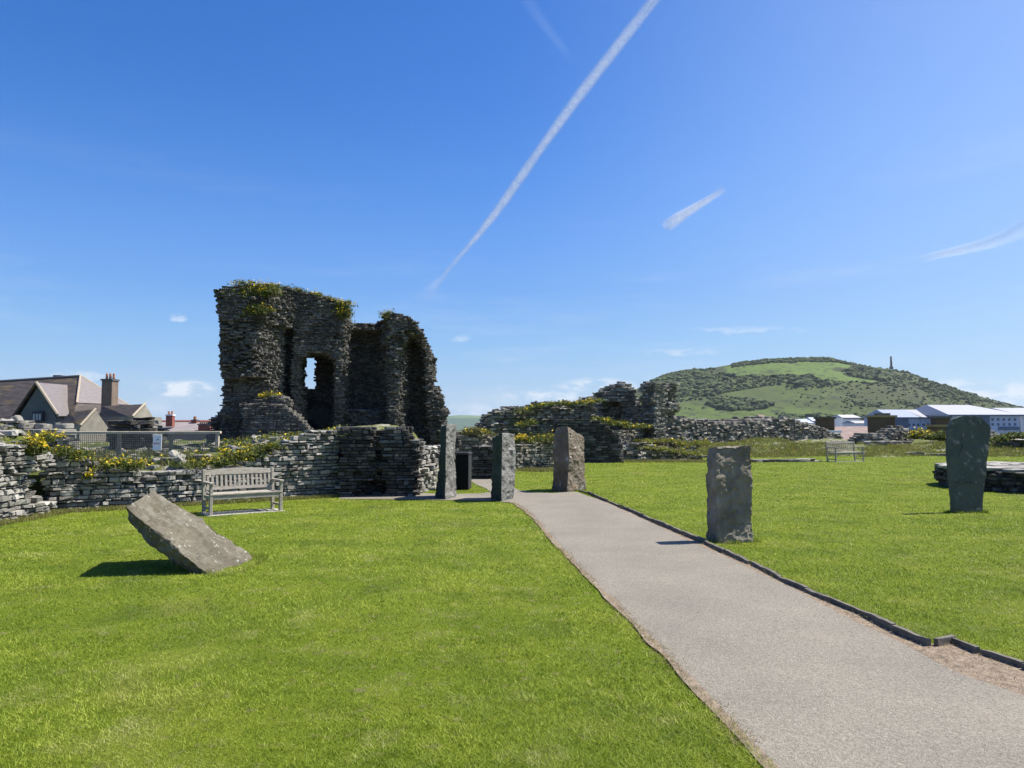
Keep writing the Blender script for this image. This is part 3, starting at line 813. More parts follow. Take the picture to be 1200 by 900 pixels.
k = int(fL / .042)
for i in range(k): add_box(bm, i * .042, i * .042 + .009, -.062, -.056, zb, zt - .03)
for i in range(int((zt - zb) / .042)): add_box(bm, 0, fL, -.072, -.063, zb + i * .042, zb + i * .042 + .009)
link('wire_panel', bm_mesh('wire_panel', bm), STEEL, fence)
sg = empty('notice_sign', tuple(fence.matrix_world @ Vector((0, 0, 0))), frz, label='white notice with a small grey emblem fixed to the mesh fence', cat='sign')
sg.location = (fa.x, fa.y, 0)
sx0, sx1 = fL * .592, fL * .648
box_obj('plate', (sx0, sx1, -.10, -.085, zt - .42, zt - .05), flat('sign_white', (.80, .80, .78), .4), sg, .004)
SGR = flat('sign_ink', (.35, .34, .36)); SRD = flat('sign_red', (.45, .16, .14))
cx = (sx0 + sx1) / 2
hull_obj('emblem', [(cx - .03, -.104, zt - .19), (cx + .04, -.104, zt - .17), (cx + .02, -.104, zt - .13), (cx - .01, -.104, zt - .155), (cx - .03, -.101, zt - .19), (cx + .04, -.101, zt - .17)], SGR, sg)
box_obj('lettering', [(cx - .08, cx + .08, -.104, -.101, zt - .27, zt - .256), (cx - .08, cx + .05, -.104, -.101, zt - .245, zt - .235)], SRD, sg)

# ------------------------------------------------------------------ standing stones
def loft_stone(name, rings, mt, label, seed, rough=.02, sub=4, left=None, loc=None, group='standing stones of the circle'):
    """rings = list of equal-length corner loops from bottom to top"""
    bm = bmesh.new(); vr = [[bm.verts.new(p) for p in r] for r in rings]; n = len(rings[0])
    for a, b in zip(vr[:-1], vr[1:]):
        for i in range(n):
            q = bm.faces.new([a[i], a[(i + 1) % n], b[(i + 1) % n], b[i]])
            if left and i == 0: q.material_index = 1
    bm.faces.new(vr[0][::-1]); bm.faces.new(vr[-1])
    bmesh.ops.recalc_face_normals(bm, faces=bm.faces)
    bmesh.ops.triangulate(bm, faces=[f for f in bm.faces if len(f.verts) > 4])
    for _ in range(sub): bmesh.ops.subdivide_edges(bm, edges=bm.edges[:], cuts=1, use_grid_fill=True)
    bmesh.ops.smooth_vert(bm, verts=bm.verts[:], factor=.5, use_axis_x=True, use_axis_y=True, use_axis_z=True)
    bm.normal_update()
    co = np.array([v.co for v in bm.verts]); no = np.array([v.normal for v in bm.verts])
    f1 = fbm(co[:, 0] * 2.6, co[:, 1] * 2.6, co[:, 2] * 2.2, seed, 2)
    f2 = np.abs(fbm(co[:, 0] * 9, co[:, 1] * 9, co[:, 2] * 6, seed + 3, 3))
    f3 = fbm(co[:, 0] * 28, co[:, 1] * 28, co[:, 2] * 20, seed + 6, 2)
    co = co + no * (rough * (1.2 * f1 - 1.1 * f2 + .25 * f3))[:, None]
    for v, c in zip(bm.verts, co): v.co = c
    c0 = np.mean([list(p) for p in rings[0]], 0)
    c0[2] = 0
    for v in bm.verts: v.co -= Vector(c0)
    o = link(name, bm_mesh(name, bm), [mt, left] if left else mt); o.location = c0
    return tag(o, label, 'standing stone', group)

def quad_stone(name, bl, bm_, br, tl, tm, tr, D, back, mt, label, seed, rough, left=None):
    """three visible vertical edges (left, middle, right) sighted at base and top, closed at the back; D = distances of the three"""
    lv = 4; rings = []
    for i in range(lv + 1):
        t = i / lv
        l, m_, r = [W(a[0] * (1 - t) + b[0] * t, a[1] * (1 - t) + b[1] * t, d) for a, b, d in ((bl, tl, D[0]), (bm_, tm, D[1]), (br, tr, D[2]))]
        k = l + r - m_
        k.z = (l.z + r.z) / 2
        if i == 0:
            for q in (l, m_, r, k): q.z = -.06
        rings.append([l, m_, r, k])
    return loft_stone(name, rings, mt, label, seed, rough, left=left)

STN_G = mat('grey_green_slate', [(.25, (.055, .068, .06)), (.5, (.10, .118, .104)), (.75, (.19, .195, .18))], scale=3, bump=(26, .8, .02), spots=[(5, .62, .06, (.27, .27, .25))])
GREEN_SHADE = mat('shade_dark_green_face', [(.25, (.022, .030, .024)), (.5, (.040, .052, .040)), (.75, (.065, .078, .06))], scale=3, bump=(26, .5, .01))  # smooth green left face, its colour darkened further to paint in shade
STN_R = mat('grey_hewn_stone', [(.25, (.07, .07, .062)), (.5, (.18, .177, .16)), (.78, (.34, .33, .30))], scale=5, bump=(30, 1, .03), spots=[(2.5, .6, .1, (.16, .18, .14))])
STN_B = mat('brown_sandstone', [(.25, (.07, .055, .037)), (.5, (.15, .122, .09)), (.75, (.25, .215, .17))], scale=2.4, bump=(18, .8, .03), spots=[(1.7, .6, .1, (.26, .16, .10)), (5, .66, .05, (.36, .35, .31))])
STN_D = mat('dark_lichened_stone', [(.25, (.10, .082, .058)), (.5, (.225, .195, .15)), (.78, (.38, .34, .275))], scale=3.5, bump=(20, 1, .035), spots=[(3.2, .63, .06, (.40, .39, .36)), (2.2, .62, .08, (.20, .11, .045))])
STN_L = mat('lichened_slab', [(.25, (.062, .054, .036)), (.5, (.125, .11, .078)), (.75, (.20, .183, .14))], scale=3, bump=(18, .8, .03), spots=[(17, .63, .06, (.34, .33, .285)), (5, .54, .14, (.17, .158, .12)), (2.0, .62, .08, (.17, .13, .045)), (1.4, .62, .1, (.085, .078, .065))])

s1 = quad_stone('standing_stone', (510, 583), (521.5, 585.5), (534.5, 583), (516, 499.5), (523, 497), (535.5, 498), (16.75, 16.35, 16.95), 0, STN_R, 'tall narrow standing stone left of the path, beside the black bin', 61, .028, GREEN_SHADE)
s2 = quad_stone('standing_stone', (575, 583), (587.5, 587.5), (603.5, 585), (577, 513), (588.5, 507.5), (604, 508), (16.35, 15.95, 16.5), 0, STN_R, 'square topped standing stone where the path bends left', 62, .030, GREEN_SHADE)
def stone3():
    rings = []
    prof = [(0, 646, 664, 686), (.25, 647.5, 666, 686.5), (.5, 648, 667, 686.5), (.75, 649, 666.5, 686), (.9, 650, 666, 684), (.97, 651.5, 665.5, 682), (1.0, 654, 665, 678)]
    for t, a, b, c in prof:
        l = W(a, 574 * (1 - t) + 500 * t, 18.6); m_ = W(b, 576 * (1 - t) + 499 * t, 18.2); r = W(c, 572 * (1 - t) + 503 * t, 18.9)
        if t > .6: r.z -= .13 * ((t - .6) / .4) ** 2
        k = l + r - m_; k.z = (l.z + r.z) / 2
        if t == 0:
            for q in (l, m_, r, k): q.z = -.06
        rings.append([l, m_, r, k])
    return loft_stone('standing_stone', rings, STN_B, 'brown round shouldered standing stone at the far end of the kerb', 63, .03)
s3 = stone3()
s4 = quad_stone('standing_stone', (827, 634), (841, 636.5), (884, 633.5), (828, 523), (839, 521.5), (881, 521), (10.55, 10.28, 10.40), 0, STN_D, 'broad dark flat topped standing stone right of the path', 64, .026)
# slate slab
def slate():
    outl = [(1117, 600), (1115, 575), (1112.5, 545), (1111, 518), (1111.5, 501), (1117, 491), (1127, 487.5), (1139, 487), (1148, 488.5), (1155, 494), (1161.5, 500), (1161, 512), (1158, 532), (1154.5, 560), (1152, 585), (1150.5, 601)]
    D = 13.85
    front = [W(a, b, D + (a - 1117) * .004) for a, b in outl]
    bm = bmesh.new()
    off = Vector((.05, .17, 0))
    a = [bm.verts.new(p if p.z > .05 else (p.x, p.y, -.06)) for p in front]; b = [bm.verts.new(v.co + off) for v in a]
    n = len(a)
    f1 = bm.faces.new(a); f2 = bm.faces.new(b[::-1])
    for i in range(n): bm.faces.new([a[i], b[i], b[(i + 1) % n], a[(i + 1) % n]])
    bmesh.ops.recalc_face_normals(bm, faces=bm.faces)
    bmesh.ops.triangulate(bm, faces=[f1, f2], ngon_method='BEAUTY')
    for _ in range(4): bmesh.ops.subdivide_edges(bm, edges=bm.edges[:], cuts=1, use_grid_fill=True)
    bm.normal_update()
    co = np.array([v.co for v in bm.verts]); no = np.array([v.normal for v in bm.verts])
    co = co + no * (.012 * fbm(co[:, 0] * 3, co[:, 1] * 3, co[:, 2] * 3, 71) + .007 * fbm(co[:, 0] * 14, co[:, 1] * 14, co[:, 2] * 10, 72))[:, None]
    c0 = np.array([(front[0].x + front[-1].x) / 2, D + .08, 0])
    for v, c in zip(bm.verts, co): v.co = c - c0
    o = link('slate_stone', bm_mesh('slate_stone', bm), STN_S); o.location = c0
    tag(o, 'thin dark green slate standing slab with carved marks, widest at its top', 'standing stone', 'standing stones of the circle')
    mk = []
    V, Fc = [], []
    rr = random.Random(4)
    for i in range(9):
        xa = 1119.5 + i * 3.3
        p = [W(xa, 566 + rr.uniform(-1, 1), D - .012 + (xa - 1117) * .004), W(xa + 1.5, 564.3 + rr.uniform(-1, 1), D - .012 + (xa - 1117) * .004), W(xa + 2.8, 567.2, D - .012 + (xa - 1117) * .004)]
        v_, f_ = tube_np(p, [.006] * 3, 5); k = len(V); V += v_; Fc += [[q + k for q in ff] for ff in f_]
    me = bpy.data.meshes.new('carved_marks'); me.from_pydata([tuple(np.array(v) - c0) for v in V], [], Fc)
    link('carved_marks', me, flat('carved_shadow', (.05, .06, .055)), o)
    cr = [W(a, b, D - .006 + (a - 1117) * .004) - Vector(c0) for a, b in ((1129, 508), (1127, 518), (1128, 524), (1124, 533), (1121, 539))]
    tube_obj('crack', cr, [.004, .006, .006, .006, .003], flat('crack_dark', (.03, .035, .03)), o, 5)
    return o
STN_S = mat('green_slate', [(.25, (.045, .054, .049)), (.5, (.072, .082, .075)), (.75, (.108, .118, .108))], scale=2.2, bump=(24, .5, .012), spots=[(9, .66, .05, (.17, .18, .165))])
s5 = slate()
# leaning slab
def leaning():
    A, B, E, Fp = Vector((-4.17, 8.12, .73)), Vector((-4.30, 9.02, .84)), Vector((-3.00, 9.12, -.06)), Vector((-3.22, 8.14, -.05))
    n = (E - Fp).cross(A - Fp).normalized()
    if n.z < 0: n = -n
    rings = []
    for t, th, dn, df in ((0, .15, 0, 0), (.15, .17, -.01, .03), (.35, .19, .015, .05), (.55, .20, -.01, .05), (.75, .17, .02, .03), (.9, .12, .03, -.02), (1, .05, .02, -.03)):
        p, q = Fp.lerp(A, t), E.lerp(B, t)
        d = (q - p).normalized()
        p = p - d * dn; q = q + d * df
        rings.append([p, q, q - n * th * .9, p - n * th])
    return loft_stone('leaning_stone', rings, STN_L, 'leaning lichen spotted stone slab propped low over the left lawn', 66, .036)
s6 = leaning()
# tufts at the stone feet
pts = []
for o, w_, d_ in ((s1, .22, .25), (s2, .24, .25), (s3, .35, .25), (s4, .34, .2), (s5, .3, .1), (s6, .2, .55)):
    for i in range(90):
        a = rq.uniform(0, 6.28)
        p = (o.location.x + math.cos(a) * w_ * rq.uniform(.95, 1.25), o.location.y + math.sin(a) * d_ * rq.uniform(.95, 1.25), 0)
        if not inpoly(np.array([p[0]]), np.array([p[1]]), path_xy)[0]: pts.append(p)
veg('stone_foot_grass', pts, 'longer unmown grass round the feet of the standing stones', 'grass', rad=.05, hgt=.05, n=12, flower=0, leaf=.018, gm=GRASSM, dry=.1, blade=.95, seed=18)

# ------------------------------------------------------------------ benches
def bench_parts(L, H, dp, root):
    """origin at the back left foot; x along the seat, -y forward"""
    sh = H * .48; w = .055
    for x in (0, L - w):
        bm = bmesh.new()
        add_box(bm, x, x + w, -.035, .035, 0, H, .006)
        for v in bm.verts:
            if v.co.z > sh: v.co.y += (v.co.z - sh) * .16
        link('back_leg', bm_mesh('back_leg', bm), WOOD, root)
        box_obj('front_leg', (x, x + w, -dp - .03, -dp + .035, 0, H * .69, ), WOOD, root, .006)
        box_obj('armrest', (x - .012, x + w + .012, -dp - .06, .03, H * .69 + .002, H * .69 + .04), WOOD, root, .008)
        box_obj('side_rail', (x + .008, x + w - .008, -dp + .037, -.037, sh - .10, sh - .035), WOOD, root, .004)
        box_obj('stretcher', (x + .010, x + w - .010, -dp + .037, -.037, .10, .14), WOOD, root, .004)
    bm = bmesh.new(); k = 5
    for i in range(k):
        y0 = -dp - .035 + i * (dp + .0) / k
        add_box(bm, .004 + (w if i > 0 else 0), L - .004 - (w if i > 0 else 0), y0, y0 + dp / k - .014, sh - .03, sh, .005)
    add_box(bm, w + .002, L - w - .002, -dp - .02, -dp + .012, sh - .105, sh - .034, .004)
    link('seat', bm_mesh('seat', bm), WOOD, root)
    bm = bmesh.new()
    n = 15; z0, z1 = sh + .10, H - .095
    for i in range(n):
        x = w + (L - 2 * w) * (i + .5) / n
        add_box(bm, x - .022, x + .022, -.012, .010, z0, z1 + .01, .003)
    add_box(bm, w + .001, L - w - .001, -.018, .018, z0 - .055, z0)
    m = 16
    for i in range(m):
        xa, xb = w + .001 + (L - 2 * w - .002) * i / m, w + .001 + (L - 2 * w - .002) * (i + 1) / m
        c = .035 * max(0, 1 - ((i + .5) / m * 2 - 1) ** 2)
        add_box(bm, xa, xb, -.020, .022, z1, H - .015 + c)
    for v in bm.verts: v.co.y += (v.co.z - sh) * .16
    link('backrest', bm_mesh('backrest', bm), WOOD, root)
b1 = G(237, 602)
bench = empty('bench', (b1.x, b1.y, 0), R(38), label='weathered slatted wooden bench in front of the long low wall', cat='bench', group='wooden benches round the lawn')
bench_parts(1.34, .80, .42, bench)
bench2 = empty('bench', tuple(G(969.5, 541)), R(22), label='distant wooden bench on the far lawn by the pink roof', cat='bench', group='wooden benches round the lawn')
bench2.location.z = 0
bench_parts(1.72, .92, .48, bench2)
CONC = mat('pale_slab', [(.3, (.30, .28, .25)), (.7, (.46, .44, .40))], scale=5, bump=(30, .5, .01))
for b, L, dp in ((bench, 1.34, .42), (bench2, 1.72, .48)):
    o = box_obj('bench_slab', (-.04, L + .04, -dp - .08, .08, -.06, .006), CONC)
    o.location = (b.location.x, b.location.y, 0); o.rotation_euler = b.rotation_euler
    tag(o, 'pale slab set in the turf under the ' + ('bench by the low wall' if b is bench else 'distant bench'), 'slab', kind='structure')

# ------------------------------------------------------------------ litter bin
BLK = flat('black_bin_paint', (.006, .006, .007), .7, .15); BL2 = flat('bin_lid_grey', (.035, .035, .038), .6, .2)
bp_ = W(543.5, 573, 1392 / 73.0); bp_.z = 0
lb = empty('litter_bin', tuple(bp_), R(-10), label='black square litter bin with overhanging grey lid', cat='bin')
box_obj('body', (-.18, .15, -.17, .17, .02, .88), BLK, lb, .02)
box_obj('lid', (-.205, .175, -.20, .20, .882, .95), BL2, lb, .015)
box_obj('base', (-.16, .13, -.15, .15, -.02, .018), BLK, lb)
box_obj('sunlit_side', (.152, .162, -.165, .165, .03, .87), BL2, lb)  # lighter sheet over the right side, painting the sunlit face

# ------------------------------------------------------------------ ruins on the right
def pw(px, Y): return W(px, 500, Y)
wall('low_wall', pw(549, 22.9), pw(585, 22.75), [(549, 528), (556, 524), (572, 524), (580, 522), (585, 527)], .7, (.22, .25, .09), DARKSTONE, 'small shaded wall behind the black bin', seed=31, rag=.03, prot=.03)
wall('low_wall', pw(578, 27.5), pw(662, 29.5), [(578, 522), (600, 519), (615, 520), (640, 517), (662, 518)], .8, (.20, .25, .085), FARSTONE, 'low sunlit wall with a yellow flower clump, left of the brown stone', seed=32, rag=.05, prot=.05, gap=.02)
wall('ruined_wall', pw(528, 27.6), pw(584, 28.4), [(528, 512), (540, 509), (552, 504), (562, 505), (572, 509), (584, 512)], .9, (.26, .27, .10), FARSTONE, 'rubble wall behind the black bin, between the tall tower and the jagged ruin', seed=47, rag=.12, prot=.07, jit=.2, rot=.1)
def mound_cut(x, y, z, L):
    return (x < .9) & (z < 1.05 + x * .5) & (z > .55)
wall('ruined_wall', pw(556, 34.6), pw(700, 36.2), [(556, 510), (566, 500), (573, 490), (578, 482), (590, 481), (606, 477), (612, 480), (625, 475), (648, 471), (660, 474), (680, 471), (700, 466)], 2.2, (.27, .32, .10), FARSTONE,
     'long jagged ruined wall, plant covered, left half of the far ruins', seed=33, rag=.22, prot=.07, jit=.2, rot=.09, taper=.1)
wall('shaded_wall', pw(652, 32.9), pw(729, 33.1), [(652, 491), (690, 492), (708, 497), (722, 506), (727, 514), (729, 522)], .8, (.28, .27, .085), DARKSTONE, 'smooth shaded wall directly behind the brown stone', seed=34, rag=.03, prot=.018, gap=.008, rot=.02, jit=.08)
def r4cut(x, y, z, L):
    px = 690 + x / L * 78
    return (px > 706) & (px < 732) & (z < 2.95) & (y < 1.0)
wall('ruined_wall', pw(690, 38.5), pw(768, 39), [(690, 467), (700, 464), (706, 459), (716, 455), (726, 451), (734, 447), (740, 452), (746, 464), (753, 474), (760, 486), (768, 494)], 1.6, (.32, .34, .11), FARSTONE, 'high broken wall with dark hollow, left of the square pillar', seed=35, rag=.16, prot=.08, jit=.18, rot=.1, cut=r4cut)
wall('sunlit_wall', pw(716, 34.6), pw(768, 38), [(716, 506), (728, 505), (745, 503), (768, 501)], .9, (.26, .26, .095), FARSTONE, 'sunlit rubble wall under the square pillar, plants along its top', seed=36, rag=.07, prot=.06)
# square pillar stub
pl0, pl1 = pw(767, 36.6), pw(782, 36.1)
wall('ruined_pillar', pl0, pw(799, 37.4), [(767, 449), (775, 447), (790, 449), (799, 451)], 1.1, (.20, .26, .085), FARSTONE, 'tall square ruined pillar standing above the right hand walls', 'pillar', seed=37, rag=.10, prot=.022, rot=.03, gap=.008,
     cut=lambda x, y, z, L: (x > L * .45) & (y < .45 * (.6 + fbm(x * 2, y, z * 2, 3))))
wall('rubble_heap', pw(706, 34.3), pw(826, 36.2), [(706, 538), (714, 527), (725, 521), (745, 520), (765, 523), (790, 526), (826, 535)], 1.7, (.30, .32, .10), FARSTONE, 'low heap of sunlit fallen stones below the square pillar', seed=38, rag=.10, prot=.09, jit=.22, rot=.13, taper=-.12)
wall('boundary_wall', pw(795, 45.5), pw(988, 53), [(795, 491), (812, 491), (816, 494), (830, 493), (850, 496), (872, 497), (890, 494), (905, 492), (925, 492), (940, 494), (955, 499), (972, 505), (988, 513)], 2.6, (.32, .36, .11), FARSTONE,
     'long rubble boundary wall across the middle, left of the distant bench', seed=39, rag=.14, prot=.08, jit=.2, rot=.11, taper=-.25)
wall('ruined_wall', pw(1006, 46), pw(1040, 46.5), [(1006, 519), (1010, 511), (1018, 507), (1030, 507), (1036, 511), (1040, 517)], 1.2, (.34, .34, .13), FARSTONE, 'dark rounded ruin just right of the distant bench', seed=40, rag=.1, prot=.08)
wall('ruined_wall', pw(1038, 47.5), pw(1072, 49), [(1038, 514), (1046, 505), (1055, 501), (1064, 503), (1068, 509), (1072, 518)], 1.3, (.34, .34, .13), FARSTONE, 'pointed sunlit ruin in front of the grey roofed long block', seed=41, rag=.12, prot=.09)
wall('low_wall', pw(1018, 45), pw(1122, 46.5), [(1018, 519), (1050, 517), (1070, 519), (1122, 520)], .9, (.34, .3, .12), FARSTONE, 'low broken wall foot left of the slate slab', seed=42, rag=.08, prot=.08)
wall('ruined_wall', pw(1150, 46), pw(1184, 47), [(1150, 506), (1160, 503), (1172, 508), (1184, 511)], 1.2, (.34, .34, .13), FARSTONE, 'ragged ruin just right of the slate slab', seed=43, rag=.12, prot=.09)
wall('low_wall', pw(1180, 44), pw(1260, 45), [(1180, 518), (1200, 515), (1260, 513)], .9, (.34, .3, .12), FARSTONE, 'low wall piece at the right edge', seed=44, rag=.08, prot=.08)
wall('stone_edging', G(884, 542), G(966, 541), [(884, 538.5), (920, 537), (966, 537)], .35, (.5, .35, .09), FARSTONE, 'line of flat stones left of the distant bench', seed=45, rag=.02, z0=-.05)
wall('stone_edging', G(1040, 534), G(1112, 534.5), [(1040, 531.5), (1065, 530), (1112, 531)], .35, (.5, .35, .09), FARSTONE, 'line of flat stones right of the distant bench', seed=46, rag=.04, z0=-.05)

def spread(px0, px1, Y0, Y1, zf, n, s=rq):
    o = []
    for i in range(n):
        Y = s.uniform(Y0, Y1); px = s.uniform(px0, px1); X = (px - CX) / F * Y
        o.append((X, Y, zf if isinstance(zf, (int, float)) else zf(px, Y)))
    return o
def zpy(tab, dz=0): return lambda px, Y: CAMH + (500 - float(ip(px, tab))) * Y / F + dz
veg('ruin_plants', spread(606, 705, 33.5, 36, zpy([(606, 484), (625, 478), (650, 474), (680, 474), (705, 470)]), 46) + spread(608, 625, 33, 33.6, zpy([(608, 500), (625, 496)]), 14), 'green and yellow plants over the left half of the far ruins', 'wall plants', rad=.26, hgt=.16, n=55, flower=.05, leaf=.09, seed=51, dry=.12)
veg('flower_clump', spread(602, 622, 27.6, 28.2, zpy([(602, 519), (612, 516), (622, 519)]), 24), 'bright yellow flower clump on the low wall left of the brown stone', 'flowers', rad=.2, hgt=.16, n=70, flower=.45, leaf=.07, seed=52, kind='thing')
veg('ruin_plants', spread(548, 584, 27.7, 28.4, zpy([(548, 508), (560, 506), (584, 513)]), 26), 'dry plants on the rubble wall behind the black bin', 'wall plants', rad=.22, hgt=.16, n=50, flower=.05, leaf=.07, seed=62, dry=.3)
veg('ruin_plants', spread(622, 662, 28.2, 29.6, zpy([(620, 518), (662, 516)]), 24), 'green shrubs behind the low wall and the brown stone', 'wall plants', rad=.28, hgt=.25, n=60, flower=.06, leaf=.09, seed=53)
veg('ruin_plants', spread(698, 740, 34.5, 36.5, zpy([(698, 492), (715, 497), (740, 500)]), 30) + spread(733, 760, 35, 37, zpy([(733, 502), (760, 501)]), 14), 'grass and flowers on the slope behind the shaded wall', 'wall plants', rad=.3, hgt=.18, n=60, flower=.05, leaf=.10, seed=54)
veg('ruin_plants', spread(716, 800, 36, 36.8, zpy([(716, 524), (740, 519), (790, 518), (800, 522)]), 60) + spread(800, 826, 36.4, 37.6, zpy([(800, 523), (826, 520)]), 34) + spread(708, 822, 34.6, 36.2, zpy([(708, 534), (725, 524), (765, 526), (822, 534)]), 34), 'long grass among the fallen stones below the square pillar', 'grass', rad=.3, hgt=.17, n=60, flower=.02, leaf=.10, gm=LONGM, seed=55, blade=.8, dry=.15)
def gb_h(X, Y):
    px = CX + F * X / Y
    e = 39.6 + 1.1 * fbm(X * .35, 0, 0, 44)
    return -.05 + np.clip((Y - e) / 6, 0, 1) * (.62 + .22 * fbm(X * .5, Y * .5, 0, 45)) * sstep(818, 835, px)
tag(link('grass_bank', grid_mesh('grass_bank', np.linspace(8, 34, 130), np.linspace(38, 56, 60), gb_h), BANKM), 'low rough grass bank below the boundary wall', 'bank', kind='structure')
def gb(px, Y):
    return float(gb_h(np.array([(px - CX) / F * Y]), np.array([Y]))[0])
lg = [p for p in spread(826, 985, 39, 47, gb, 420) + spread(1010, 1215, 39, 46, gb, 320) if p[2] > -.02]
veg('long_grass', lg, 'unmown long grass in front of the far walls', 'grass', rad=.55, hgt=.15, n=70, flower=.003, leaf=.10, gm=LONGM, seed=56, blade=.9, dry=.18)
veg('verge_grass', spread(704, 884, 33.2, 34.6, 0, 140) + spread(560, 660, 26.4, 28, 0, 80), 'ragged grass verge along the foot of the far ruins', 'grass', rad=.25, hgt=.10, n=50, flower=0, leaf=.06, gm=LONGM, seed=57, blade=.95, dry=.4)
veg('gorse_bush', spread(1072, 1090, 46.5, 47.8, zpy([(1072, 514), (1080, 511), (1090, 515)]), 26), 'yellow flowering gorse bush left of the slate slab', 'bush', rad=.4, hgt=.36, n=90, flower=.16, leaf=.13, seed=58, blade=.15, kind='thing')
veg('green_bush', spread(1091, 1108, 46.5, 47.8, zpy([(1091, 516), (1099, 512), (1108, 517)]), 26), 'round green bush between the gorse and the slate slab', 'bush', rad=.4, hgt=.36, n=90, flower=.02, leaf=.13, seed=59, blade=.15, kind='thing')
veg('green_bush', spread(1166, 1215, 43.5, 45, zpy([(1166, 518), (1180, 513), (1215, 514)]), 46), 'low green bush right of the slate slab', 'bush', rad=.4, hgt=.28, n=90, flower=.01, leaf=.13, seed=60, blade=.2, kind='thing')

# round low stone platform
pc = Vector((13.8, 19.6, 0)); pr = 2.26
plat = empty('stone_platform', tuple(pc), label='round low stone platform with flagged top behind the slate slab', cat='platform')
o = stones('side_wall', lambda x, y, z: (np.hypot(x, y) < pr) & (np.hypot(x, y) > pr - .55) & (z < .50 + .02 * fbm(x * 2, y * 2, 0, 8)), (-2.4, -2.4, -.05), (2.4, 2.4, .55), (.20, .22, .075), (Vector((0, 0, 0)), Vector((1, 0, 0)), Vector((0, 1, 0))), DARKSTONE, seed=70, prot=.01, jit=.1, rot=.03, parent=plat)
rg = np.random.default_rng(3); cs, Hs = [], []
for ring, (r_, k) in enumerate(((2.05, 26), (1.55, 20), (1.0, 13), (.45, 6))):
    for i in range(k):
        a = 2 * math.pi * (i + .5 * (ring % 2)) / k; cs.append((r_ * math.cos(a), r_ * math.sin(a), .535 + rg.uniform(-.012, .012))); Hs.append((.26, .24, .045))
Vv, cor, tot, tn = place_boxes(np.array(cs), np.array(Hs) * rg.uniform(.85, 1.1, (len(cs), 3)), rg, .12, .5, tilt=.03)
link('flagged_top', mesh_np('flagged_top', Vv, cor, tot, tone=np.clip(tn + .1, 0, 1)), STONE, plat)
bm = bmesh.new(); bmesh.ops.create_cone(bm, cap_ends=True, segments=40, radius1=pr - .15, radius2=pr - .15, depth=.5, matrix=Matrix.Translation((0, 0, .26)))
link('core_fill', bm_mesh('core_fill', bm), STONE, plat)

# ------------------------------------------------------------------ houses on the left
SLATE = mat('dark_roof_slate', [(.25, (.030, .024, .020)), (.5, (.058, .048, .041)), (.75, (.11, .096, .086))], scale=1.2, stretch=(1, 1, 6), rough=.6, spots=[(.35, .57, .1, (.13, .095, .04))])
SLATE_LIT = mat('sunlit_purple_slate', [(.25, (.13, .110, .104)), (.75, (.23, .205, .195))], scale=2.2, rough=.5, stretch=(1, 1, 5))  # paler slate copy for sun-facing slopes, sunlight put into the colour
RENDER = mat('grey_roughcast', [(.3, (.17, .155, .128)), (.7, (.27, .25, .21))], scale=2, bump=(30, .3, .02))
CREAM = flat('cream_verge', (.36, .30, .22)); CLAY = flat('clay_pot', (.46, .19, .09)); BRICK = mat('red_brick', [(.3, (.16, .05, .035)), (.7, (.30, .10, .07))], scale=3)
LEAD = flat('lead_grey', (.10, .10, .105)); GLASS = flat('window_glass', (.03, .035, .04), .15, .6); WHITE = flat('white_paint', (.78, .78, .76)); PINKR = mat('pink_slate', [(.3, (.18, .125, .108)), (.7, (.28, .215, .19))], scale=1.5, stretch=(1, 1, 5))
def roof_bar(name, pts, r, mt, par): return tube_obj(name, pts, [r] * len(pts), mt, par, 6, False)

h1 = empty('gabled_house', tuple(W(50, 530, 71)), label='large gabled house with hipped dark slate roof and tall chimney', cat='house')
def put(o, root):
    o.parent = root; o.matrix_parent_inverse = Matrix.Translation(-root.location); return o
RL, RR = W(-90, 453, 76), W(94, 441, 72.5)
EL, EF, EB = W(-90, 500, 71), W(90, 473, 68), W(151, 475.5, 74.5)
EBL = RL + (RL - EL); EBL.z = EL.z
EL.z = EF.z = EB.z = EBL.z = EF.z
ELo, EFo = W(-90, 503, 69), W(83, 493, 66.2)
roof = put(hull_obj('roof', [RL, RR, ELo, EFo, EF, EB, EBL], SLATE), h1)
hip_n = (EF - RR).cross(EB - RR).normalized()
if hip_n.x < 0: hip_n = -hip_n
hipslab = put(hull_obj('hip_slope', [p + hip_n * d for p in (RR.lerp((EF + EB) / 2, .02), EF.lerp(RR, .01), EB.lerp(RR, .01)) for d in (.02, .08)], SLATE_LIT), h1)
put(roof_bar('verge', [RR + Vector((0, 0, .08)), EF + Vector((0, 0, .08))], .10, CREAM, None), h1)
put(roof_bar('ridge', [RL + Vector((0, 0, .04)), RR + Vector((0, 0, .04))], .12, LEAD, None), h1)
put(roof_bar('hip_ridge', [RR + Vector((0, 0, .08)), EB + Vector((0, 0, .08))], .10, CREAM, None), h1)
zb_ = -8.2
wl = [EL.lerp(EF, .02) + Vector((0, .5, 0)), EF.lerp(EB, .05) + Vector((-.4, .4, 0)), EB + Vector((-.5, -.4, 0)), EBL + Vector((0, -.5, 0))]
put(hull_obj('wall', [Vector((p.x, p.y, z_)) for p in wl for z_ in (zb_, EF.z - .02)], RENDER), h1)
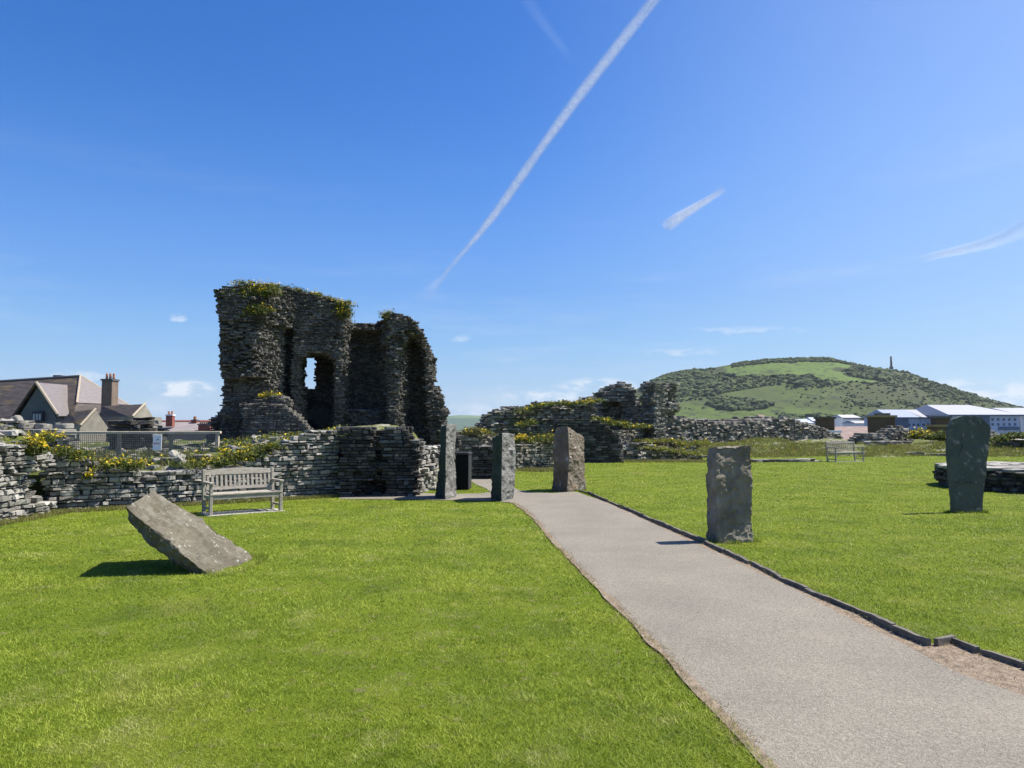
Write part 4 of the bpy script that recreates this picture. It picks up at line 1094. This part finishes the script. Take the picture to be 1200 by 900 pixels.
# gabled wing towards the viewer
GA, GL_, GR_ = W(45, 450, 65), W(18, 489, 65.3), W(68, 487, 64.6)
GA2, GR2 = W(80, 452.5, 72), W(72, 493, 70)
GL2 = GL_ + (GA2 - GA); GR2 = GR_ + (GA2 - GA); GL2.z = GL_.z; GR2.z = GR_.z
wing = put(hull_obj('gable_wall', [GA - Vector((0, 0, .12)), GL_ + Vector((.2, 0, -.1)), GR_ - Vector((.2, 0, .1)), GA2 - Vector((0, 0, .2)), GL2, GR2] + [Vector((p.x, p.y, zb_)) for p in (GL_ + Vector((.2, 0, 0)), GR_ - Vector((.2, 0, 0)), GL2, GR2)], mat('green_grey_render', [(.3, (.085, .10, .095)), (.7, (.13, .145, .135))], scale=1)), h1)
wn = (GA - GR_).cross(GR2 - GR_).normalized()
if wn.x < 0: wn = -wn
fw = Vector((0, -.25, 0))
put(hull_obj('wing_roof', [p + wn * d + (fw if i < 2 else Vector()) for i, p in enumerate((GA, GR_ + (GR_ - GA) * .05, GR2, GA2)) for d in (.02, .18)], SLATE_LIT), h1)
wn2 = (GA - GL_).cross(GL2 - GL_).normalized()
if wn2.x > 0: wn2 = -wn2
put(hull_obj('wing_roof', [p + wn2 * d + (fw if i < 2 else Vector()) for i, p in enumerate((GA, GL_ + (GL_ - GA) * .05, GL2, GA2)) for d in (.02, .18)], SLATE), h1)
put(roof_bar('verge', [GA + fw * 1.3 + Vector((0, 0, .15)), GR_ + fw * 1.3 + Vector((.15, 0, .1))], .12, CREAM, None), h1)
wa = W(38, 494, 64.6); wb = W(50, 482, 64.5)
yw = min(GL_.y, GR_.y, GA.y)
fr_ = put(box_obj('window', (wa.x, wb.x, yw - .10, yw + .3, wa.z, wb.z), flat('window_frame_dark', (.03, .035, .05))), h1)
dx_ = (wb.x - wa.x)
for i in range(3):
    o = box_obj('pane', [(wa.x + dx_ * (.12 + .28 * i), wa.x + dx_ * (.30 + .28 * i), yw - .14, yw - .105, wa.z + .12, wb.z - .22)], flat('pane_pale', (.30, .33, .34))); o.parent = fr_; o.matrix_parent_inverse = Matrix.Identity(4); o.parent = fr_
    o.matrix_parent_inverse = fr_.matrix_parent_inverse.inverted() if False else Matrix.Identity(4)
def chimney(px0, px1, pyt, pyb, Y, dep, mt, root, pots, name='chimney', cap=LEAD):
    a, b = W(px0, pyb, Y), W(px1, pyt, Y)
    c = put(box_obj(name, (a.x, b.x, Y, Y + dep, a.z, b.z), mt, None, .02), root)
    wd = b.x - a.x
    q = box_obj('cap', (a.x - wd * .08, b.x + wd * .08, Y - .08, Y + dep + .08, b.z + .002, b.z + .16), cap); q.parent = c
    for i in range(pots):
        x = a.x + wd * (i + .5) / pots; r_ = wd * .34 / pots
        t_ = tube_obj('pot', [(x, Y + dep / 2, b.z + .15), (x, Y + dep / 2, b.z + .35), (x, Y + dep / 2, b.z + .62), (x, Y + dep / 2, b.z + .68)], [r_ * 1.1, r_, r_ * .85, r_ * 1.05], CLAY); t_.parent = c
    return c
chimney(117.5, 131.5, 446, 500, 67.2, 1.1, mat('chimney_render', [(.3, (.13, .095, .07)), (.7, (.21, .16, .125))], scale=2), h1, 3)
chimney(63, 71, 441.5, 448, 73.4, .6, LEAD, h1, 0)
# two lower gabled outbuildings
def outhouse(apex, footf, footb, ridge_far, eave_far, label):
    """gable end: apex, front foot, back foot; ridge runs to ridge_far, front eave to eave_far"""
    root = empty('gabled_outbuilding', (apex.x, apex.y, zb_), label=label, cat='house')
    rb = footb + (ridge_far - apex)
    put(hull_obj('roof', [apex, ridge_far, footf, eave_far, footb, rb], SLATE), root)
    n = (footf - apex).cross(footb - apex).normalized()
    if n.y > 0: n = -n
    put(hull_obj('gable_wall', [p + n * d for p in (apex, footf, footb, Vector((footf.x, footf.y, zb_)), Vector((footb.x, footb.y, zb_))) for d in (.02, .14)], RENDER), root)
    put(roof_bar('verge', [apex + n * .2 + Vector((0, 0, .06)), footf + n * .2 + Vector((0, 0, .06))], .10, CREAM, None), root)
    put(hull_obj('wall', [Vector((p.x, p.y, z_)) for p in (footf, eave_far, footb, rb) for z_ in (zb_, footf.z + .05)], RENDER), root)
outhouse(W(110, 479.5, 61.6), W(92, 499, 60.3), W(125, 501, 63), W(82, 483, 62.5), W(62, 505, 62), 'small gabled outbuilding left of the wider one, below the tall chimney')
outhouse(W(168, 473.5, 64.2), W(153, 489, 62.5), W(189, 507, 66), W(120, 476, 66), W(112, 497, 65), 'wider gabled outbuilding at the right end of the slate roofed house')

h2 = empty('terraced_house', tuple(W(220, 530, 118)), label='far red ridged terrace roofs between the house and the tower', cat='house')
a_, b_ = W(188, 506, 116), W(262, 494, 122)
put(hull_obj('roof', [W(186, 505, 114), W(264, 505, 114), W(186, 494, 119), W(264, 494, 119), W(186, 505, 124), W(264, 505, 124)], mat('grey_pink_slate', [(.3, (.17, .15, .15)), (.7, (.26, .23, .22))], scale=.8)), h2)
put(roof_bar('ridge', [W(186, 493.5, 119), W(264, 493.5, 119)], .18, flat('red_ridge_tile', (.42, .13, .09)), None), h2)
put(hull_obj('wall', [Vector((p.x, p.y, z_)) for p in (W(187, 505, 114.5), W(263, 505, 114.5), W(187, 505, 123.5), W(263, 505, 123.5)) for z_ in (zb_, p.z)], RENDER), h2)
chimney(194, 202, 487, 500, 115, .9, BRICK, h2, 2, cap=WHITE)
chimney(224, 230, 493, 500, 118, .9, BRICK, h2, 1)
chimney(232, 246, 498, 505, 113.5, .9, BRICK, h2, 6)
chimney(245, 251, 494, 500, 118, .9, BRICK, h2, 2)

# ------------------------------------------------------------------ roofs and chimneys just beyond the right wall
BRN = mat('brown_chimney_render', [(.3, (.075, .050, .032)), (.7, (.13, .09, .058))], scale=1.2)
LICH = flat('lichened_cap', (.30, .23, .09))
h3 = empty('pink_roofed_house', tuple(W(1000, 540, 64)), label='pink roofed house with brown chimneys behind the distant bench', cat='house')
put(hull_obj('roof', [W(974, 523, 60), W(1040, 523, 60), W(974, 500, 64), W(1044, 499, 64), W(974, 523, 68), W(1044, 523, 68)], PINKR), h3)
put(hull_obj('wall', [Vector((p.x, p.y, z_)) for p in (W(975, 523, 60.3), W(1039, 523, 60.3), W(975, 523, 67.6), W(1043, 523, 67.6)) for z_ in (zb_, p.z)], RENDER), h3)
chimney(962, 978, 491, 530, 59.5, 1.0, BRN, h3, 0, cap=BRN)
chimney(1025, 1049, 489, 524, 58.2, 1.1, BRN, h3, 0, cap=LICH)
o = chimney(1030, 1042, 486.5, 489.5, 58.5, .6, BRN, h3, 0, cap=LEAD)
chimney(973, 985, 507, 520, 57.5, .8, flat('dark_hatch', (.05, .045, .04)), h3, 0, cap=WHITE)
h4 = empty('brown_chimney_house', tuple(W(1107, 540, 62)), label='house with squat brown chimney just left of the slate slab', cat='house')
put(hull_obj('roof', [W(1085, 523, 60), W(1150, 523, 60), W(1085, 508, 63), W(1150, 508, 63), W(1085, 523, 66), W(1150, 523, 66)], PINKR), h4)
put(hull_obj('wall', [Vector((p.x, p.y, z_)) for p in (W(1086, 523, 60.3), W(1149, 523, 60.3), W(1086, 523, 65.6), W(1149, 523, 65.6)) for z_ in (zb_, p.z)], RENDER), h4)
chimney(1096, 1120, 500, 524, 59, 1.1, BRN, h4, 0, cap=LICH)
chimney(1097, 1114, 490, 498.5, 59.2, .8, BRN, h4, 0, cap=LEAD)
h5 = empty('low_roofed_house', tuple(W(1190, 540, 60)), label='pale low roof behind the bush at the right edge', cat='house')
put(hull_obj('roof', [W(1176, 518, 56), W(1240, 524, 54), W(1184, 509, 60), W(1240, 508, 60), W(1178, 520, 64), W(1240, 522, 64)], flat('pale_slab_roof', (.36, .32, .28))), h5)
put(hull_obj('wall', [Vector((p.x, p.y, z_)) for p in (W(1178, 519, 56.5), W(1238, 519, 55), W(1180, 519, 63), W(1238, 519, 63)) for z_ in (zb_, p.z)], RENDER), h5)

# ------------------------------------------------------------------ far white buildings
MWALL = flat('pale_blue_wall', (.42, .50, .60), v=.04); MROOF = flat('white_sheet_roof', (.33, .335, .35), .55, v=.08); GROOF = flat('grey_sheet_roof', (.30, .33, .39), .4, v=.05); NAVY = flat('slate_blue_cladding', (.10, .145, .20)); WIN = flat('dark_window', (.10, .13, .18), .2)
def block(name, label, px0, px1, ridge, eave, base, Y, dep, rmt, wmt, rows=0, cols=0, ins=0, ins2=None, group=None, ridge2=None, navy=(), wr=(.28, .72)):
    root = empty(name, tuple(W((px0 + px1) / 2, base, Y)), label=label, cat='building', group=group); root.location.z = -10
    a, b = W(px0, eave, Y), W(px1, eave, Y); zr = W(px0, ridge, Y + dep / 2).z
    put(hull_obj('wall', [(x, y, z_) for x in (a.x, b.x) for y in (Y, Y + dep) for z_ in (-10, a.z)], wmt), root)
    rr_ = ins * (b.x - a.x)
    put(hull_obj('roof', [(a.x - .6, Y - .8, a.z + .03), (b.x + .6, Y - .8, a.z + .03), (a.x - .6, Y + dep + .8, a.z + .03), (b.x + .6, Y + dep + .8, a.z + .03), (a.x + rr_, Y + dep / 2, zr), (b.x - (rr_ if ins2 is None else ins2 * (b.x - a.x)), Y + dep / 2, zr)], rmt), root)
    if rows: put(box_obj('gutter', (a.x - .5, b.x + .5, Y - 1.1, Y - .82, a.z - .45, a.z - .02), NAVY), root)
    hb = W(px0, base, Y).z
    for i in range(rows):
        for j in range(cols):
            x = a.x + (b.x - a.x) * (wr[0] + (wr[1] - wr[0]) * (j + .5) / cols); z_ = a.z + (hb - a.z) * (.16 + .62 * (i + .5) / max(rows, 1)); s_ = abs(hb - a.z) * .07
            put(box_obj('window', (x - s_, x + s_, Y - .12, Y + .1, z_ - s_ * 1.2, z_ + s_ * 1.2), WIN), root)
    for (q0, q1, t0, t1) in navy:
        c, d = W(q0, t1, Y), W(q1, t0, Y)
        put(box_obj('cladding', (c.x, d.x, Y - .35, Y - .01, c.z, d.z), NAVY), root)
    return root
block('flat_block', 'long pale blue block with grey roof, left of the slate slab', 1044, 1078, 480, 489, 508, 262, 20, GROOF, MWALL, 1, 3, navy=((1049, 1064, 489.6, 503), (1064, 1078, 503, 507)), wr=(.55, 1))
block('flat_block', 'pale blue block with bright white roof, touching the slate slab', 1078.4, 1118, 480, 489, 508, 262, 20, MROOF, MWALL, 1, 5, navy=((1078.6, 1095, 503, 507),), wr=(.02, .7))
block('flat_block', 'largest white roofed block, right of the slate slab', 1112, 1194, 474.5, 486, 504, 250, 34, MROOF, MWALL, 2, 5, ins=.09, ins2=.27, navy=((1147, 1159, 485.8, 500), (1170, 1193.8, 500, 504)), wr=(.58, .98))
block('flat_block', 'plain white block cut off by the right edge', 1195.5, 1260, 478, 486, 504, 252, 30, MROOF, flat('white_wall', (.70, .70, .68)), 3, 8, wr=(.03, .95))
block('cottage', 'small white cottage with dark windows, just left of the big brown chimney', 988, 1007, 486, 489.5, 500, 330, 12, flat('pale_cottage_roof', (.45, .45, .44)), WHITE, 1, 4, group='white cottages at the foot of the hill', wr=(.1, .9))
block('cottage', 'low pale cottage beside the big brown chimney', 1003, 1023, 493, 496, 503, 300, 12, flat('grey_cottage_roof', (.34, .34, .33)), WHITE, 0, 0, group='white cottages at the foot of the hill')
block('cottage', 'white cottage immediately left of the slim brown chimney', 953, 966, 489, 493.5, 504, 320, 12, flat('blue_grey_roof', (.38, .41, .45)), WHITE, 1, 2, group='white cottages at the foot of the hill')
block('cottage', 'white cottage at the low end of the boundary wall', 938, 952, 491, 496, 504, 318, 12, flat('blue_grey_roof2', (.36, .39, .43)), WHITE, 1, 2, group='white cottages at the foot of the hill')
block('cottage', 'tiny brown roofed cottage above the boundary wall', 892, 898, 486, 490, 499, 340, 10, flat('brown_roof', (.20, .13, .10)), flat('buff_wall', (.45, .36, .26)), 0, 0, group='white cottages at the foot of the hill')

# ------------------------------------------------------------------ hills, scrub, monument
RID = [(560, 503), (640, 496), (690, 480), (720, 468), (745, 457), (765, 445), (785, 438), (800, 435), (830, 431), (870, 424), (900, 420.5), (940, 419), (975, 420), (1000, 425), (1030, 430), (1060, 434), (1085, 444), (1120, 458.5), (1160, 472), (1200, 483), (1260, 494), (1340, 500)]
YR = 1400.0
def hill_z(X, Y):
    px = CX + F * X / YR
    H = (500 - ip(px, RID)) * YR / F
    t = np.clip((Y - 1030) / (YR - 1030), 0, 1.9)
    s_ = np.where(t < 1, t ** 1.05 * (1.06 - .06 * t), 1 - .4 * (t - 1) ** 2)
    lump = (3.5 * fbm(X / 130, Y / 130, 0, 91) + 1.2 * fbm(X / 40, Y / 40, 0, 92)) * np.clip(t * (1 - t) * 4, 0, 1)
    return -9 + (H + 9) * s_ + lump
FIELD = [(826, 436), (846, 431), (872, 425.5), (905, 422), (945, 421.5), (975, 423), (997, 428), (1003, 432), (985, 434), (988, 440), (1012, 444), (1034, 448), (985, 446), (930, 441), (880, 440)]
FIELD2 = [(798, 470), (830, 478), (880, 482), (930, 476), (990, 484), (1000, 492), (790, 492)]
def hill_tone(V):
    px, py = pix(V)
    f1 = inpoly(px, py, FIELD).astype(float); f2 = inpoly(px, py, FIELD2).astype(float)
    n = fbm(V[:, 0] / 60, V[:, 1] / 60, 0, 93)
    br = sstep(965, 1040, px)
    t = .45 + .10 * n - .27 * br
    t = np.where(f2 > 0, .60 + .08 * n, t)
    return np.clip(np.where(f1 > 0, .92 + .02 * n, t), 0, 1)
HILLM = mat('hill_pasture', [(.12, (.030, .037, .011)), (.35, (.044, .060, .013)), (.55, (.062, .096, .015)), (.85, (.085, .138, .022))], scale=.03, tone=.72, rough=.95, spots=[(.02, .57, .1, (.030, .040, .012)), (.06, .56, .10, (.026, .038, .011)), (.2, .58, .08, (.030, .042, .012))])
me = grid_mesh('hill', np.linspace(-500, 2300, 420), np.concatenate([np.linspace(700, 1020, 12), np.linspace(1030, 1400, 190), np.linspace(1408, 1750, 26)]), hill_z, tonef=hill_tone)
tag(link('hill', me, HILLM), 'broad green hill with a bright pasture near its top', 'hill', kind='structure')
def far_z(X, Y):
    H = np.interp(X / 3600 * F + CX, [380, 450, 540, 575, 700, 820], [0, 30, 56, 52, 48, 0])
    t = np.clip((Y - 2600) / 1000, 0, 1.4)
    return -9 + (H + 9) * np.where(t < 1, t * (2 - t), 1) + 3 * fbm(X / 200, Y / 200, 0, 95)
FARM = mat('far_hill_wood', [(.3, (.05, .085, .06)), (.6, (.075, .12, .07)), (.8, (.12, .18, .075))], scale=.008, tone=.6)
me = grid_mesh('far_hill', np.linspace(-1400, 1200, 130), np.linspace(2600, 4000, 40), far_z, tonef=lambda V: np.where(V[:, 2] > 38, .85, .3))
tag(link('far_hill', me, FARM), 'low wooded hill far off between the tower and ruins', 'hill', kind='structure')

# scrub
_ico = bmesh.new(); bmesh.ops.create_icosphere(_ico, subdivisions=1, radius=1)
icv = np.array([v.co for v in _ico.verts]); _ico.verts.index_update(); icf = np.array([[v.index for v in f.verts] for f in _ico.faces]); _ico.free()
rs = np.random.default_rng(21)
NB = 190000
X = rs.uniform(60, 1250, NB); Y = rs.uniform(1034, 1405, NB)
Z = hill_z(X, Y); px, py = pix(np.stack([X, Y, Z], -1))
cl = fbm(X / 55, Y / 55, 0, 96); cl2 = fbm(X / 140, Y / 140, 0, 97)
den = np.full(NB, .0) + .04 * (cl > .6)
b1_ = inpoly(px, py, [(750, 452), (775, 438), (830, 432), (905, 438), (990, 447), (975, 456), (900, 452), (850, 460), (810, 470), (765, 474)]); den = np.where(b1_, .12 + .55 * (cl > -.10), den)
b2_ = inpoly(px, py, [(818, 462), (845, 464), (880, 469), (912, 474), (880, 481), (845, 480), (822, 472)]); den = np.where(b2_, .08 + .6 * (cl > -.05), den)
b3_ = inpoly(px, py, [(985, 433), (1003, 432), (1040, 436), (1040, 448), (1010, 443)]); den = np.where(b3_, .12 + .5 * (cl > 0), den)
b4_ = px > 985; den = np.where(b4_ & ~b3_, .05 + .16 * (cl > .10) * (.4 + cl2), den)
den = np.where(inpoly(px, py, [(910, 455), (985, 455), (985, 480), (930, 475)]), .015 + .4 * (cl > .42), den)
den = np.where(py > 488, .35 * (cl2 > -.2), den)
den = np.where(inpoly(px, py, FIELD), 0, den)
den = np.where((Y > 1378) & (px > 858) & (px < 1004), .55, den)
keep = rs.random(NB) < den * .62
X, Y, Z = X[keep], Y[keep], Z[keep]; n = len(X)
sz = np.abs(rs.normal(0, 1, n)) * .95 + .75
sz = sz * np.where((b1_ | b2_ | b3_)[keep], rs.uniform(.9, 2.3, n), 1.0) * np.where(py[keep] > 488, 1.8, 1)
sz = np.where(Y > 1378, rs.uniform(1.6, 3.2, n), sz) * np.where(cl[keep] > .2, 1.25, .9)
jitv = 1 + rs.uniform(-.35, .35, (n, len(icv), 1))
V = icv[None] * jitv * sz[:, None, None] * np.array([1.15, 1.15, .85]) + np.stack([X, Y, Z + sz * .35], -1)[:, None]
fc = (icf[None] + (np.arange(n) * len(icv))[:, None, None]).reshape(-1)
me = mesh_np('scrub', V.reshape(-1, 3), fc, np.full(n * len(icf), 3), tone=np.repeat(rs.random(n), len(icf)) * .7 + rs.random(n * len(icf)) * .3)
tag(link('scrub', me, SCRUBM), 'dark scrub and bushes scattered over the green hill', 'scrub', kind='stuff')

mp_ = W(1044.5, 431, 1400); mz = mp_.z - 3
mon = empty('monument', (mp_.x, mp_.y, mz), label='slender dark monument column on the skyline of the hill', cat='monument')
MON = flat('monument_stone', (.12, .11, .10))
tube_obj('shaft', [(0, 0, 5), (0, 0, 16), (0, 0, 23)], [2.1, 1.8, 1.6], MON, mon, 12)
box_obj('plinth', (-2.6, 2.6, -2.6, 2.6, 0, 5), MON, mon)
tube_obj('capital', [(0, 0, 23), (0, 0, 23.6), (0, 0, 24.4)], [1.7, 2.1, 2.0], MON, mon, 12)

# ------------------------------------------------------------------ contrails
def contrail(name, pts, wpx, Y, label, dens, seed, fade):
    m_, nt_, P_, out_ = new_mat('ice_vapour'); Nn, Ll = nt_.nodes, nt_.links
    Nn.remove(P_)
    tcn = Nn.new('ShaderNodeTexCoord'); nzz = Nn.new('ShaderNodeTexNoise'); nzz.inputs['Scale'].default_value = .016; nzz.inputs['Detail'].default_value = 6; nzz.inputs['Roughness'].default_value = .62
    Ll.new(tcn.outputs['Object'], nzz.inputs['Vector'])
    at = Nn.new('ShaderNodeAttribute'); at.attribute_name = 'tone'
    lw = Nn.new('ShaderNodeLayerWeight'); lw.inputs['Blend'].default_value = .5
    def mm(op, a, b):
        q = Nn.new('ShaderNodeMath'); q.operation = op; q.use_clamp = True
        for i, vv in enumerate((a, b)):
            if isinstance(vv, (int, float)): q.inputs[i].default_value = vv
            else: Ll.new(vv, q.inputs[i])
        return q.outputs[0]
    inv = mm('SUBTRACT', 1.0, lw.outputs['Facing']); inv = mm('POWER', inv, 2.6)
    mr = Nn.new('ShaderNodeMapRange'); mr.inputs[1].default_value = .05 if len(pts) > 9 else -.35; mr.inputs[2].default_value = .72; Ll.new(nzz.outputs['Fac'], mr.inputs[0])
    al = mm('MULTIPLY', mm('MULTIPLY', mm('MULTIPLY', inv, mr.outputs[0]), at.outputs['Fac']), dens)
    tr = Nn.new('ShaderNodeBsdfTransparent'); df = Nn.new('ShaderNodeBsdfDiffuse'); df.inputs['Color'].default_value = (.9, .9, .9, 1); tl = Nn.new('ShaderNodeBsdfTranslucent'); tl.inputs['Color'].default_value = (.9, .9, .9, 1)
    ms = Nn.new('ShaderNodeMixShader'); ms.inputs[0].default_value = .5; Ll.new(df.outputs[0], ms.inputs[1]); Ll.new(tl.outputs[0], ms.inputs[2])
    mf = Nn.new('ShaderNodeMixShader'); Ll.new(al, mf.inputs[0]); Ll.new(tr.outputs[0], mf.inputs[1]); Ll.new(ms.outputs[0], mf.inputs[2]); Ll.new(mf.outputs[0], out_.inputs['Surface'])
    k = 60 if len(pts) > 9 else 16; ts = np.linspace(0, 1, k); tt = np.linspace(0, 1, len(pts))
    dg = 6 if len(pts) > 9 else 3; pxs = np.polyval(np.polyfit(tt, [p[0] for p in pts], dg), ts); pys = np.polyval(np.polyfit(tt, [p[1] for p in pts], dg), ts); ws = np.interp(ts, np.linspace(0, 1, len(wpx)), wpx)
    wf_ = 1 if len(pts) > 9 else .25; wob = fbm(ts * 9 * wf_, 0, 0, seed, 2); ws = ws * (1 + .10 * fbm(ts * 16 * wf_, 3, 0, seed + 1, 2))
    path = [W(a + ww * .25, b + ww * .12, Y) for a, b, ww in zip(pxs, pys, wob)]
    rad = ws / 2 / F * Y
    V_, F_ = tube_np(path, rad, 18)
    c0 = np.mean(np.array([list(p) for p in path]), 0)
    me = bpy.data.meshes.new(name); me.from_pydata([tuple(np.array(v) - c0) for v in V_], [], F_[:-2]); me.update()
    me.polygons.foreach_set('use_smooth', [True] * len(me.polygons))
    a = me.attributes.new('tone', 'FLOAT', 'POINT'); a.data.foreach_set('value', np.repeat(np.interp(ts, np.linspace(0, 1, len(fade)), fade), 18).astype(np.float32))
    o = link(name, me, m_); o.location = c0
    o.visible_shadow = True
    return tag(o, label, 'contrail', 'vapour trails in the sky')
contrail('contrail', [(790, -35), (765, 0), (715, 68), (662, 132), (628, 183), (606, 216), (580, 245), (565, 273), (550, 289), (535, 302), (520, 322), (510, 336), (490, 352)], [17, 17, 16, 15, 14, 13, 12, 10, 8, 7, 7, 14, 26], 7000, 'long white vapour trail crossing the whole sky diagonally', 1.0, 101, [.95, .95, .95, .9, .85, .85, .85, .75, .5, .35, .3, .2, .0])
contrail('contrail', [(781, 266), (793, 257), (808, 247), (822, 238), (835, 231), (849, 221)], [15, 18, 13, 10, 10, 10], 7000, 'short isolated vapour trail right of the long one', 1.0, 103, [.5, .8, .9, .85, .7, .2])
contrail('contrail', [(1072, 306), (1100, 299), (1130, 292), (1160, 284), (1185, 274), (1215, 256)], [8, 11, 14, 18, 26, 34], 8000, 'faint curved vapour wisp at the right edge of the sky', .75, 105, [0, .7, .8, .7, .5, .4])
contrail('contrail', [(608, -20), (622, 5), (640, 32), (655, 50), (672, 75)], [20, 18, 15, 12, 10], 8000, 'barely visible vapour wisp left of the long trail', .055, 107, [.5, .7, .8, .8, 0])

# ------------------------------------------------------------------ sea air
m, nt, P, out = new_mat('sea_air'); nt.nodes.remove(P)
pv = nt.nodes.new('ShaderNodeVolumePrincipled'); pv.inputs['Density'].default_value = .000048; pv.inputs['Color'].default_value = (.80, .88, 1, 1); pv.inputs['Anisotropy'].default_value = .2
nt.links.new(pv.outputs[0], out.inputs['Volume'])
o = box_obj('haze', (-9600, 9600, -300, 9600, -11, 165), m)
tag(o, 'thin blue sea air between the castle and the hills', 'haze', kind='stuff')
